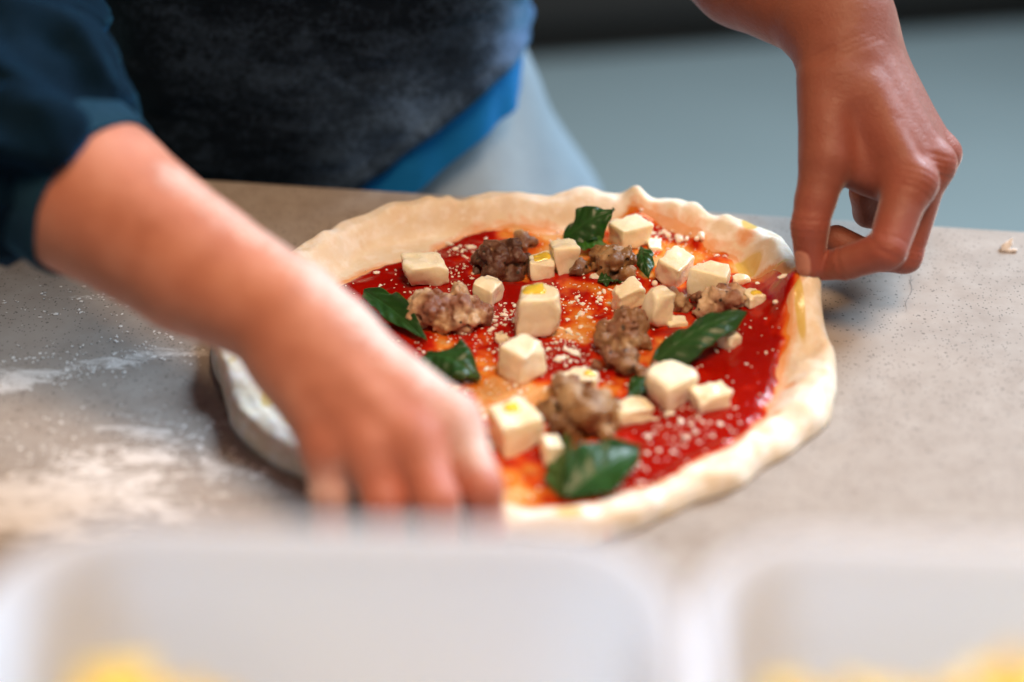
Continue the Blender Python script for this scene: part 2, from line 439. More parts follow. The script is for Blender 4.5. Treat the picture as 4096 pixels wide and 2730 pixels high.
def build_table():
    x = np.concatenate([np.linspace(-1.0, -0.36, 10)[:-1], np.linspace(-0.36, 0.40, 130), np.linspace(0.40, 1.2, 10)[1:]])
    yv = np.concatenate([np.linspace(-0.85, -0.36, 8)[:-1], np.linspace(-0.36, 0.0, 60)])
    far = 0.004
    ys = np.linspace(0, 1, len(yv)); t = (yv+0.85)/0.85
    X = np.repeat(x[:, None], len(yv), 1)
    E = edge_y(x)[:, None]-far
    Y = -0.85+t[None, :]*(E+0.85)
    Zt = np.zeros_like(X)
    # bevelled far edge and underside
    rows = [(X[:, -1], E[:, 0]+0.0025, -0.0008), (X[:, -1], E[:, 0]+0.0040, -0.0035), (X[:, -1], E[:, 0]+0.0040, -0.030), (X[:, -1], E[:, 0]-0.01, -0.030), (X[:, -1], np.full(len(x), -0.85), -0.030)]
    XX = np.concatenate([X]+[r[0][:, None] for r in rows], 1); YY = np.concatenate([Y]+[r[1][:, None] for r in rows], 1)
    ZZ = np.concatenate([Zt]+[np.full((len(x), 1), r[2]) for r in rows], 1)
    V = np.stack([XX, YY, ZZ], -1); nu, nv = V.shape[:2]; V = V.reshape(-1, 3)
    fl = np.zeros(len(V))
    def blob(px, py, sx, sy, a, ang=0.0):
        c = on(px, py); dx = V[:, 0]-c[0]; dy = V[:, 1]-c[1]
        u = dx*math.cos(ang)+dy*math.sin(ang); w = -dx*math.sin(ang)+dy*math.cos(ang)
        return a*np.exp(-(u/sx)**2-(w/sy)**2)
    fl = np.maximum.reduce([blob(300, 1470, .12, .016, .66, .25), blob(60, 1530, .05, .014, .85, .4), blob(500, 1800, .11, .036, .72), blob(150, 2000, .10, .05, .85), blob(1000, 2000, .06, .03, .5), blob(750, 1700, .06, .04, .5), blob(700, 1420, .06, .015, .5),
                            blob(350, 1210, .07, .02, .45), blob(1000, 800, .05, .02, .45), blob(1250, 980, .05, .006, .5, .6), np.full(len(V), 0.0)])
    o = mesh('worktop', V, grid_faces(nu, nv)[:, ::-1].copy(), MT['table'], None, True, dict(flour=fl))
    tag(o, kind='structure')
    # the counter under it
    bx = [(-0.95, -0.80), (1.15, -0.80), (1.15, edge_y(1.15)-0.06), (-0.95, edge_y(-0.95)-0.06)]
    Vb = [(a, b, z) for z in (-0.031, -0.9) for a, b in bx]
    mesh('counter_base', Vb, [(0, 1, 2, 3), (7, 6, 5, 4), (0, 4, 5, 1), (1, 5, 6, 2), (2, 6, 7, 3), (3, 7, 4, 0)], MT['panel'], o, False)
    # hairline cracks in the stone
    for k, pts in enumerate([[(3610, 1085), (3640, 1105), (3648, 1150), (3640, 1185), (3625, 1220), (3628, 1250)], [(3640, 1135), (3665, 1115)]]):
        P = np.array([on(*p) for p in pts]); t = np.linspace(0, len(P)-1, 24)
        Pi = np.stack([np.interp(t, range(len(P)), P[:, d]) for d in range(3)], 1)
        Pi[:, :2] += 0.0012*np.stack([vnoise(Pi, 180, 3+k), vnoise(Pi, 180, 9+k)], 1)
        d = np.gradient(Pi, axis=0); nn = np.stack([-d[:, 1], d[:, 0]], 1); nn /= np.linalg.norm(nn, axis=1)[:, None]
        w = (0.00020+0.00016*vnoise(Pi, 300, 5))*np.sin(np.linspace(0.15, math.pi-0.15, 24)); Vc = []
        for s_ in (-1, 1):
            q = Pi.copy(); q[:, :2] += s_*nn*w[:, None]; q[:, 2] = 0.0002; Vc.append(q)
        V2 = np.stack(Vc, 1).reshape(-1, 3)
        mesh('crack', V2, grid_faces(24, 2), MT['crack'], o)
    return o
TABLE = build_table()

def build_floor():
    V = [(-6, -4, -0.9), (8, -4, -0.9), (8, 9, -0.9), (-6, 9, -0.9)]
    tag(mesh('floor', V, [(0, 1, 2, 3)], MT['floor'], None, False), kind='structure')
build_floor()

def boxmesh(name, c, size, mat, parent=None, bev=0.0, rz=0.0):
    import bmesh
    bm = bmesh.new(); bmesh.ops.create_cube(bm, size=1.0)
    for v in bm.verts: v.co = Vector((v.co.x*size[0], v.co.y*size[1], v.co.z*size[2]))
    if bev: bmesh.ops.bevel(bm, geom=bm.edges[:], offset=bev, segments=3, affect='EDGES', profile=0.5)
    me = bpy.data.meshes.new(name); bm.to_mesh(me); bm.free(); me.materials.append(mat)
    o = bpy.data.objects.new(name, me); o.location = c; o.rotation_euler = (0, 0, rz)
    return link(o, parent)
cab = empty('cabinet', (1.20, 3.12, -0.9)); cab.rotation_euler = (0, 0, math.radians(11))
boxmesh('plinth', (0, 0.02, 0.05), (2.6, 0.52, 0.10), MT['dark'], cab, 0.004)
boxmesh('carcass', (0, 0, 0.50), (2.6, 0.6, 0.80), MT['dark'], cab, 0.006)
for k in range(4):
    dr = boxmesh('door', (-0.975+0.65*k, -0.31, 0.50), (0.635, 0.02, 0.76), MT['dark'], cab, 0.004)
    boxmesh('handle', (0.25, -0.022, 0.25), (0.02, 0.02, 0.16), MT['panel'], dr, 0.004)
tag(cab, 'dark low cabinet out of focus at the far end of the floor', 'cabinet')

# ------------------------------------------------------------------ pizza base
PC = on(2120, 1450); PC[2] = 0
OUT = [(862, 1400, .004), (875, 1530, .004), (905, 1650, .004), (960, 1745, .004), (1080, 1825, .004), (1230, 1900, .004), (1500, 2020, .004), (1800, 2110, .004),
       (2100, 2150, .004), (2400, 2140, .004), (2600, 2085, .004), (2800, 2000, .004), (3000, 1905, .004), (3150, 1805, .004), (3270, 1695, .004), (3335, 1610, .006),
       (3352, 1520, .008), (3345, 1430, .010), (3312, 1330, .014), (3285, 1190, .026), (3262, 1090, .030), (3190, 985, .024), (3060, 905, .018), (2870, 862, .016), (2700, 800, .016), (2580, 775, .018),
       (2470, 768, .018), (2360, 758, .018), (2200, 768, .018), (1950, 770, .018), (1820, 790, .017), (1650, 815, .016), (1480, 860, .014), (1300, 955, .012), (1150, 1060, .010),
       (1000, 1180, .008), (900, 1290, .006)]
_o = np.array([on(*p)[:2] for p in OUT])-PC[:2]
_th = np.arctan2(_o[:, 1], _o[:, 0]); _rr = np.hypot(_o[:, 0], _o[:, 1])
_rr = _rr+np.where(_th > 0.15, 0.003, 0)
_s = np.argsort(_th); _th, _rr = _th[_s], _rr[_s]
_T = np.concatenate([_th-2*math.pi, _th, _th+2*math.pi]); _R = np.tile(_rr, 3)
_tt = np.linspace(-math.pi, math.pi, 721); _ri = np.interp(_tt, _T, _R)
_k = np.exp(-(np.arange(-12, 13)/5.0)**2); _k /= _k.sum()
_ri = np.convolve(np.concatenate([_ri[:-1][-12:], _ri[:-1], _ri[:12]]), _k, 'valid'); _ri = np.append(_ri, _ri[0]); _ri = _ri+0.0011*np.sin(_tt*9+1)*np.sin(_tt*4)+0.0004*np.sin(_tt*23+2)*np.sin(_tt*7+.5)
def Rout(th): return np.interp(th, _tt, _ri)
PIN = on(3235, 1090, 0.034)
BUMPS = [(1950, 765, .003, .018), (2360, 750, .0065, .011), (2585, 770, .008, .007), (2815, 855, .005, .006), (2990, 900, .004, .012), (2200, 775, .002, .016), (1640, 820, .002, .016),
         (3320, 1400, .005, .010), (3310, 1560, .005, .014), (3150, 1790, .004, .010), (2900, 1930, .003, .010), (1000, 1700, .004, .012), (890, 1450, .004, .012), (3010, 1840, -.0030, .005), (2850, 1925, -.0026, .005), (3215, 1420, -.003, .006), (2700, 2010, -.0022, .006), (3170, 1690, -.0022, .006), (1020, 1640, -.003, .006)]
_B = []
for a, b, h, s_ in BUMPS:
    q = on(a, b, 0.012)[:2]-PC[:2]; t_ = math.atan2(q[1], q[0]); rr_ = min(np.hypot(*q), float(Rout(t_))-0.0085) if t_ > 0.1 else np.hypot(*q)
    _B.append((PC[0]+rr_*math.cos(t_), PC[1]+rr_*math.sin(t_), h, s_*0.8))
_rb = np.random.default_rng(77)
for _ in range(46):      # air bubbles and finger dents in the rim
    t_ = _rb.uniform(-math.pi, math.pi); rr_ = float(Rout(t_))-_rb.uniform(0.006, 0.022)
    _B.append((PC[0]+rr_*math.cos(t_), PC[1]+rr_*math.sin(t_), _rb.choice([-1, 1, 1])*_rb.uniform(.0008, .0024), _rb.uniform(.0025, .0055)))
def dough_z(x, y, q_out=None):
    dx = x-PC[0]; dy = y-PC[1]; th = np.arctan2(dy, dx); r = np.hypot(dx, dy); R = Rout(th)
    p3 = np.stack([x, y, np.zeros_like(x)], -1)
    back = sstep(-0.15, 0.6, np.sin(th))
    w = 0.027+0.002*back+0.004*vnoise(np.stack([np.cos(th)*4, np.sin(th)*4, np.zeros_like(th)], -1), 1, 4)
    H = 0.0066+0.0078*back+0.0030*vnoise(np.stack([np.cos(th), np.sin(th), np.zeros_like(th)], -1), 3.1, 6)
    q = np.clip((r-(R-w))/w, 0, 1)
    up = sstep(0, 0.55, q); down = np.sqrt(np.clip(1-np.clip((q-0.70)/0.30, 0, 1)**2.2, 0, 1))
    z0 = 0.0045+0.0010*fbm(p3, 40, 2, 2)
    z = (z0+H*up)*down+0.0006*(1-down)
    lump = (0.0022*vnoise(p3, 48, 11)+0.0010*vnoise(p3, 130, 12))*sstep(0, 0.35, q)*down
    z = z+lump
    for bx_, by_, h_, s_ in _B:
        z = z+h_*np.exp(-((x-bx_)**2+(y-by_)**2)/(2*s_*s_))*down
    d2 = (x-PIN[0])**2+(y-PIN[1])**2
    z = z+0.013*np.exp(-d2/(2*0.026**2))+0.010*np.exp(-d2/(2*0.009**2))
    return z
pizza = empty('pizza', (PC[0], PC[1], 0.0))
pizza['label'] = 'unbaked pizza with red tomato sauce and a thick raw dough rim on the stone worktop'; pizza['category'] = 'pizza'

OILS = [(1075, 1560, .004, .022, .9), (1060, 1500, .003, .012, .8), (2985, 1075, .010, .012, 1.0), (3110, 1150, .010, .006, .6), (3185, 1330, .003, .022, 1.0), (2990, 970, .006, .008, .9), (2270, 2075, .008, .005, .9), (2430, 2050, .004, .005, .6), (1150, 1690, .006, .01, .7), (935, 1500, .004, .01, .6)]
def build_dough():
    nt, nr = 520, 110
    th = np.linspace(-math.pi, math.pi, nt, endpoint=False)
    s = np.concatenate([np.linspace(0.02, 0.72, 40)[:-1], np.linspace(0.72, 0.985, 52)[:-1], 1-0.015*(1-np.linspace(0, 1, 20)**0.7)])
    R = Rout(th); X = PC[0]+np.cos(th)[:, None]*R[:, None]*s; Y = PC[1]+np.sin(th)[:, None]*R[:, None]*s
    Z = dough_z(X, Y)
    # closing ring underneath: the rim turns in at the bottom
    d2 = (X[:, -1]-PIN[0])**2+(Y[:, -1]-PIN[1])**2
    lift = 0.013*np.exp(-d2/(2*0.026**2))+0.010*np.exp(-d2/(2*0.009**2))
    def ring(f, z): return (PC[0]+np.cos(th)*R*f, PC[1]+np.sin(th)*R*f, z)
    r1 = ring(0.975, 0.0003+lift*0.85); r2 = ring(0.80, 0.0003+lift*0.25); r3 = ring(0.3, np.full(nt, 0.0003))
    X = np.concatenate([X, r1[0][:, None], r2[0][:, None], r3[0][:, None]], 1); Y = np.concatenate([Y, r1[1][:, None], r2[1][:, None], r3[1][:, None]], 1)
    Z = np.concatenate([Z, r1[2][:, None], r2[2][:, None], r3[2][:, None]], 1)
    V = np.stack([X, Y, Z], -1); nu, nv = V.shape[:2]; V = V.reshape(-1, 3)
    # a little sideways puff so that the rim is not a perfect height field
    dd = V-np.array([PC[0], PC[1], 0]); rr = np.hypot(dd[:, 0], dd[:, 1]); dirr = dd[:, :2]/np.maximum(rr, 1e-6)[:, None]
    puff = 0.0025*vnoise(V, 60, 31)*sstep(0.10, 0.14, rr)
    V[:, :2] += dirr*puff[:, None]
    F = grid_faces(nu, nv, cu=True)
    thv = np.arctan2(dd[:, 1], dd[:, 0]); q = rr/Rout(thv)
    st = np.exp(-((q-sauce_q(thv))/0.045)**2)*0.62+0.30*(q < sauce_q(thv))
    for px, py, rad in ((2525, 860, .007), (2985, 960, .010), (3110, 1620, .006), (3160, 1510, .006), (2960, 1930, .004), (2440, 2070, .004), (1940, 1300, .004)):
        c = on(px, py, .014); st = np.maximum(st, 0.8*np.exp(-((V[:, 0]-c[0])**2+(V[:, 1]-c[1])**2)/(2*(rad*.6)**2)))
    ol = np.zeros(len(V))
    for px, py, sx, sy, a in OILS:
        c = on(px, py, .008); ol = np.maximum(ol, a*np.exp(-((V[:, 0]-c[0])/sx)**2-((V[:, 1]-c[1])/sy)**2))
    V[:, 0] -= PC[0]; V[:, 1] -= PC[1]
    return mesh('dough', V, F, MT['dough'], pizza, True, dict(sauce_stain=st, oil=ol))

SO = [(1340, 1110), (1500, 1044), (1653, 1014), (1714, 987), (1775, 949), (1844, 918), (1940, 901), (1997, 897), (2150, 899), (2265, 903), (2454, 887), (2524, 862), (2618, 878), (2697, 901), (2791, 935), (2850, 985), (2905, 1000), (2940, 1015),
      (2955, 1040), (2970, 1075), (3001, 1107), (3085, 1125), (3141, 1172), (3170, 1238), (3170, 1284), (3151, 1354), (3135, 1430), (3120, 1500), (3105, 1570), (3060, 1660), (2990, 1735), (2900, 1800), (2830, 1835), (2750, 1890),
      (2650, 1950), (2560, 1975), (2480, 1965), (2350, 2020), (2250, 2025), (2130, 2020), (2020, 2000), (1700, 1950), (1420, 1820), (1250, 1680), (1180, 1480), (1220, 1270)]
_so = np.array([on(a, b, 0.009)[:2] for a, b in SO])-PC[:2]
_sth = np.arctan2(_so[:, 1], _so[:, 0]); _sr = np.hypot(_so[:, 0], _so[:, 1]); _ss = np.argsort(_sth)
_ST = np.concatenate([_sth[_ss]-2*math.pi, _sth[_ss], _sth[_ss]+2*math.pi]); _SR = np.tile(_sr[_ss], 3)
def Rs(th): return np.interp(th, _ST, _SR)
def sauce_q(th): return Rs(th)/Rout(th)
THIN = [(2070, 900, .010, .9), (2230, 960, .010, .5), (2620, 1000, .018, .7), (2760, 990, .014, .7), (1960, 1480, .014, .95), (1780, 1360, .010, .7), (2330, 1310, .010, .6), (2150, 1590, .016, .6), (2000, 1850, .022, .5), (2120, 1950, .02, .5),
        (2480, 1550, .010, .7), (2560, 1400, .014, .6), (2720, 1370, .010, .5), (2980, 1060, .008, .5), (2660, 1120, .01, .5), (2400, 1770, .02, .5), (2250, 1300, .01, .4), (2060, 1560, .012, .6), (2330, 1230, .008, .3)]
THICK = [(1560, 1100, .03, .6), (1880, 960, .012, .5), (2980, 1500, .03, .7), (3000, 1270, .02, .6), (2800, 1750, .03, .7), (2580, 1860, .02, .6), (1900, 1150, .02, .4), (2250, 1420, .012, .6), (2130, 1130, .015, .4)]
def sauce_t(x, y):
    p3 = np.stack([x, y, np.zeros_like(x)], -1)
    t = 0.60+0.30*fbm(p3, 34, 2, 21)+0.26*fbm(p3, 130, 3, 23)
    rr_ = np.hypot(x-PC[0], y-PC[1]); aa_ = np.arctan2(y-PC[1], x-PC[0])      # swirls left by the ladle
    t = t+0.13*np.sin(rr_/0.0030+aa_+2.2*vnoise(p3, 26, 61))
    for px, py, s_, a in THIN:
        c = on(px, py, .009); t = t-0.72*a*np.exp(-((x-c[0])**2+(y-c[1])**2)/(s_*s_))
    for px, py, s_, a in THICK:
        c = on(px, py, .009); t = t+a*np.exp(-((x-c[0])**2+(y-c[1])**2)/(s_*s_))
    return np.clip(t, 0.02, 1.1)
def build_sauce():
    nt, nr = 420, 120
    th = np.linspace(-math.pi, math.pi, nt, endpoint=False); s = np.linspace(0.01, 1.0, nr)
    wob = 1+0.012*vnoise(np.stack([np.cos(th)*14, np.sin(th)*14, 0*th], -1), 1, 41)+0.008*vnoise(np.stack([np.cos(th)*40, np.sin(th)*40, 0*th], -1), 1, 42)
    R = Rs(th)*wob
    X = PC[0]+np.cos(th)[:, None]*R[:, None]*s; Y = PC[1]+np.sin(th)[:, None]*R[:, None]*s
    t = sauce_t(X, Y); ed_ = sstep(1.0, 0.955, s)[None, :]
    Z = dough_z(X, Y)+(-0.0006*(1-ed_))+ed_*(0.0004+0.0017*t)+0.00035*fbm(np.stack([X, Y, 0*X], -1), 190, 2, 5)*ed_
    th_ = t*(0.35+0.65*ed_)
    V = np.stack([X-PC[0], Y-PC[1], Z], -1).reshape(-1, 3)
    return mesh('sauce', V, grid_faces(nt, nr, cu=True), MT['sauce'], pizza, True, dict(thick=th_.ravel()))
build_dough(); build_sauce()
def top_z(x, y): return float(dough_z(np.array([x]), np.array([y]))[0]+0.0004+0.0017*sauce_t(np.array([x]), np.array([y]))[0])
def ground(px, py):
    z = 0.008
    for _ in range(3):
        p = on(px, py, z); z = top_z(p[0], p[1])
    p[2] = z; return p

# ------------------------------------------------------------------ toppings
def cheese(px, py, size, yaw, tilt, label, seed, clips=2, oil=None, rough=0.0004, group='mozzarella pieces on the pizza', name='mozzarella_cube', lift=0.0, taper=0.0):
    """px, py: where the middle of its underside stands"""
    r = np.random.default_rng(seed); n = 13
    g = np.linspace(-1, 1, n); VV = []; key = {}
    F = []
    for ax in range(3):
        for sg in (-1, 1):
            idm = np.zeros((n, n), int)
            for i in range(n):
                for j in range(n):
                    c = [0, 0, 0]; c[ax] = sg; c[(ax+1) % 3] = g[i]; c[(ax+2) % 3] = g[j]
                    kk = tuple(round(q, 4) for q in c)
                    if kk not in key: key[kk] = len(VV); VV.append(c)
                    idm[i, j] = key[kk]
            for i in range(n-1):
                for j in range(n-1):
                    q = [idm[i, j], idm[i+1, j], idm[i+1, j+1], idm[i, j+1]]
                    F.append(q if sg > 0 else q[::-1])
    P = np.array(VV, float)
    # sharpen the sampling towards the edges, then round them
    P = np.sign(P)*(1-(1-np.abs(P))**1.9)
    e = 14.0; nrm = (np.abs(P)**e).sum(1)**(1/e); P = P/nrm[:, None]
    jit = r.normal(0, 0.125, (2, 2, 2, 3))
    w = (P+1)/2; D = 0
    for a in (0, 1):
        for b in (0, 1):
            for c in (0, 1):
                D = D+((w[:, 0] if a else 1-w[:, 0])*(w[:, 1] if b else 1-w[:, 1])*(w[:, 2] if c else 1-w[:, 2]))[:, None]*jit[a, b, c]
    P = P+D
    P[:, :2] *= (1-taper*(P[:, 2:]+1)/2)
    for _ in range(clips):
        d = np.array([r.choice([-1, 1])*r.uniform(.4, 1), r.choice([-1, 1])*r.uniform(.4, 1), r.choice([-1, 1, 1])*r.uniform(.4, 1)]); d /= np.linalg.norm(d)
        lim = r.uniform(1.08, 1.30)*np.abs(d).sum()/1.35
        lim = np.max(P@d)*r.uniform(0.80, 0.92)
        ex = np.clip(P@d-lim, 0, None); P = P-d*(ex*0.88)[:, None]
    P = P*np.array(size)/2
    nz = P/np.linalg.norm(P, axis=1)[:, None]
    P = P+nz*(0.0014*vnoise(P+seed*1.7, 85, seed+9)+rough*2.2*fbm(P+seed, 170, 2, seed)+1.3*rough*vnoise(P+seed, 420, seed+5))[:, None]
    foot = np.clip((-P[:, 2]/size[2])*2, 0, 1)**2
    Rm = np.array(Matrix.Rotation(yaw, 3, 'Z') @ Matrix.Rotation(tilt[1], 3, 'Y') @ Matrix.Rotation(tilt[0], 3, 'X'))
    P = P@Rm.T
    b = ground(px, py); P[:, 2] += -P[:, 2].min()-0.0016+lift
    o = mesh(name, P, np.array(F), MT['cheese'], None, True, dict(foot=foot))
    o.location = b
    if oil:
        ou, ov, orad = oil; k = 26; a = np.linspace(0, 2*math.pi, k, endpoint=False)
        top = size[2]/2; sq = (np.abs(np.cos(a))**5+np.abs(np.sin(a))**5)**(-1/5)
        rings = []
        for f, hh in ((1.0, -0.0003), (0.9, 0.0007), (0.6, 0.0011), (0.05, 0.0012)):
            rr = orad*f*sq*(1+0.10*np.cos(3*a+seed))
            xx = ou+rr*np.cos(a); yy = ov+rr*0.85*np.sin(a); zz = np.full(k, top+hh)
            rings.append(np.stack([xx, yy, zz], 1))
        # drape on the real top: follow the nearest vertices
        Q = np.concatenate(rings); Q = Q@Rm.T
        up = P[:, 2] > np.percentile(P[:, 2], 45)
        PU = P[up]
        for i in range(len(Q)):
            d2 = ((PU[:, :2]-Q[i, :2])**2).sum(1); j = np.argsort(d2)[:5]; ww = 1/(d2[j]+1e-8)
            hh = (-0.0003, 0.0006, 0.0009, 0.0010)[i//k]
            Q[i, 2] = (PU[j, 2]*ww).sum()/ww.sum()+hh
        FF = [list(q) for q in np.concatenate([np.stack([i*k+np.arange(k), i*k+(np.arange(k)+1) % k, (i+1)*k+(np.arange(k)+1) % k, (i+1)*k+np.arange(k)], 1) for i in range(3)])]
        FF.append([3*k+i for i in range(k)])
        mesh('oil_pool', Q, FF, MT['oil'], o)
    tag(o, label, 'cheese', group); return o

R_ = math.radians
mm = 0.001
CH = [
 (1705, 1120, (25, 21, 16), 12, (0, 0), 'broad mozzarella cube farthest left, beside the bare back rim', 11, 3, None),
 (1955, 1205, (17, 15, 14), 62, (6, 0), 'small mozzarella cube with a torn tip below the darkest sausage crumble', 12, 2, None),
 (2158, 1098, (16, 15, 13), 8, (0, 4), 'low mozzarella cube holding yellow oil, pressed against a taller cube near the back', 13, 1, (0.001, 0.002, 0.0050)),
 (2262, 1078, (15, 14, 19), 14, (-4, 0), 'tall narrow mozzarella cube leaning on its oily neighbour below the back basil', 14, 3, None),
 (2152, 1320, (24, 22, 25), 6, (0, 0), 'largest tall mozzarella block with a square pool of yellow oil on top', 15, 3, (-0.002, 0.004, 0.0062)),
 (2517, 975, (23, 20, 16), 28, (0, 0), 'mozzarella cube at the very back beside the bright basil leaf', 16, 1, None),
 (2695, 1115, (22, 19, 17), 48, (4, 0), 'mozzarella cube behind its twin at the right, one corner towards the viewer', 17, 1, None),
 (2830, 1165, (22, 18, 18), -12, (0, 4), 'sharp-edged mozzarella cube nearest the pinching hand', 18, 1, None),
 (2508, 1230, (19, 13, 17), 35, (0, -8), 'crumbly wedge of mozzarella behind the right middle sausage crumble', 19, 5, None),
 (2632, 1290, (15, 13, 21), 30, (0, 10), 'upright pale mozzarella shard between two sausage crumbles on the right', 20, 3, None),
 (2088, 1495, (22, 20, 19), 46, (0, 0), 'clean mozzarella cube on a pale sauce patch in front of the tall block', 21, 2, None),
 (2060, 1768, (22, 21, 21), 30, (0, 0), 'foremost mozzarella cube, beside the fingers of the near hand', 22, 1, (0.000, 0.003, 0.0040)),
 (2680, 1598, (22, 20, 20), 40, (0, 0), 'rounded mozzarella cube at the foot of the large dark basil leaf', 23, 3, None),
 (2835, 1615, (18, 13, 11), 22, (0, 0), 'low mozzarella piece farthest right in the thick red sauce', 24, 3, None),
 (2520, 1665, (19, 15, 9), 20, (0, 6), 'flat three-sided slice of mozzarella in front of the rounded cube', 25, 4, None),
 (2205, 1835, (9, 12, 13), 15, (0, 0), 'small mozzarella sliver tucked against the folded front basil leaf', 26, 3, None),
 (2310, 1555, (24, 12, 10), 5, (0, 0), 'oily mozzarella slice half hidden behind the front sausage crumble', 27, 3, (0.006, 0.0, 0.003)),
 (3015, 1205, (12, 11, 8), 25, (0, 0), 'little wet mozzarella piece with oil, closest to the right rim', 28, 4, (0.0, -0.001, 0.0028)),
 (2700, 1292, (11, 9, 4), 20, (0, 0), 'thin mozzarella flake at the foot of the upright shard', 29, 3, None),
 (2915, 1382, (9, 9, 9), 40, (0, 0), 'lone mozzarella crumb in the sauce beyond the tip side of the dark leaf', 30, 4, None),
 (2015, 1362, (9, 6, 5), 0, (0, 0), 'tiny ragged mozzarella crumb left of the tall oily block', 31, 4, None),
 (2960, 1130, (9, 6, 4), 10, (0, 0), 'white crumbly mozzarella bit below the pinched rim', 32, 4, None),
 (2620, 985, (9, 14, 5), 0, (0, 0), 'wet torn mozzarella shred right of the rearmost cube', 33, 4, None),
]
for px, py, sz, yaw, tl, lab, sd, cl, oil in CH:
    cheese(px, py, [s*mm*.89 for s in sz], R_(yaw), (R_(tl[0]), R_(tl[1])), lab, sd, cl, oil, 0.0004 if sz[2] > 12 else 0.0006)

def sausage(px, py, size, yaw, label, seed, tone=0, n=15):
    r = np.random.default_rng(seed); sx, sy, sz = [s*mm/2*f for s, f in zip(size, (1.22, 1.15, 1.15))]
    fld = Field((-sx-.006, -sy-.006, -.002), (sx+.006, sy+.006, 2*sz+.006), 0.0008)
    cs = []; cols = []
    PAL = [[(.17, .070, .036), (.23, .10, .055), (.28, .145, .065), (.48, .32, .18)],
           [(.085, .033, .020), (.12, .048, .030), (.105, .045, .026), (.18, .085, .050)],
           [(.22, .085, .050), (.28, .12, .070), (.52, .34, .19), (.64, .48, .32)],
           [(.20, .095, .035), (.30, .155, .055), (.15, .065, .035), (.40, .25, .12)]][tone]
    for i in range(int(n*1.3)):
        a = r.uniform(0, 2*math.pi); q = r.uniform(0.1, 0.85)**0.6; zz = r.uniform(0.15, 1.25)
        sh = 1 if zz < .8 else 0.7
        c = np.array([math.cos(a)*q*sx*sh, math.sin(a)*q*sy*sh, zz*sz]); rad = min(sx, sy, sz)*r.uniform(0.22, 0.55)
        fld.ball(c, rad, 0.0009); cs.append(c); cols.append(PAL[r.integers(0, 4)])
    fld.ball((0, 0, sz*.7), min(sx, sy, sz)*.72, 0.002)
    g = np.stack(np.meshgrid(*[fld.lo[d]+fld.h*np.arange(fld.n[d]) for d in range(3)], indexing='ij'), -1)
    near = np.abs(fld.f) < 0.004
    pts = g[near]+seed*1.3
    fld.f[near] += (0.0016*vnoise(pts, 200, seed)+0.0013*vnoise(pts, 430, seed+3)).astype(np.float32)
    V, Q = fld.net(); V = relax(V, Q, 1, 0.2)
    cs = np.array(cs); d = ((V[:, None]-cs[None])**2).sum(2); wgt = np.exp(-d/(2*(0.0022)**2))+1e-9
    tone_c = (wgt[:, :, None]*np.array(cols)[None]).sum(1)/wgt.sum(1)[:, None]
    Rm = np.array(Matrix.Rotation(yaw, 3, 'Z')); V = V@Rm.T; V[:, 2] -= 0.0012
    o = mesh('sausage_crumble', V, Q, MT['sausage'], None, True, dict(tone=tone_c))
    b = ground(px, py); o.location = b
    return tag(o, label, 'sausage', 'sausage crumbles on the pizza')
SA = [
 (2005, 1085, (28, 22, 23), 0, 'darkest brown sausage crumble at the back, left of the oily cubes', 51, 1, 18),
 (2090, 985, (15, 13, 11), 0, 'small round sausage crumble behind the darkest one', 52, 0, 9),
 (1785, 1280, (41, 26, 21), -8, 'large lumpy sausage crumble with pale fat, at left by the arm', 53, 2, 30),
 (2440, 1090, (40, 24, 19), 4, 'golden brown sausage crumble in front of the rearmost mozzarella', 54, 3, 18),
 (2490, 1370, (27, 22, 21), 25, 'tall glossy sausage crumble in the middle right, before the upright shard', 55, 0, 18),
 (2505, 1475, (30, 20, 14), -10, 'grey-brown sausage crumble fallen in front of the tall glossy one', 56, 0, 16),
 (2880, 1235, (29, 20, 17), 10, 'sausage crumble resting on the tip of the big dark basil leaf', 57, 2, 18),
 (2690, 1230, (19, 16, 12), 0, 'small rough sausage crumble between the twin cubes and the upright shard', 58, 0, 11),
 (2365, 1712, (31, 26, 25), 20, 'big browned sausage crumble at the front, above the folded basil', 59, 3, 20),
 (2290, 1580, (16, 14, 17), 0, 'pointed mauve sausage crumble before the oily slice', 60, 0, 9),
 (2205, 1670, (14, 17, 11), 30, 'smaller sausage crumble between the foremost cube and the big browned one', 61, 3, 9),
]
for px, py, sz, yaw, lab, sd, tn, n in SA: sausage(px, py, sz, R_(yaw), lab, sd, tn, n)

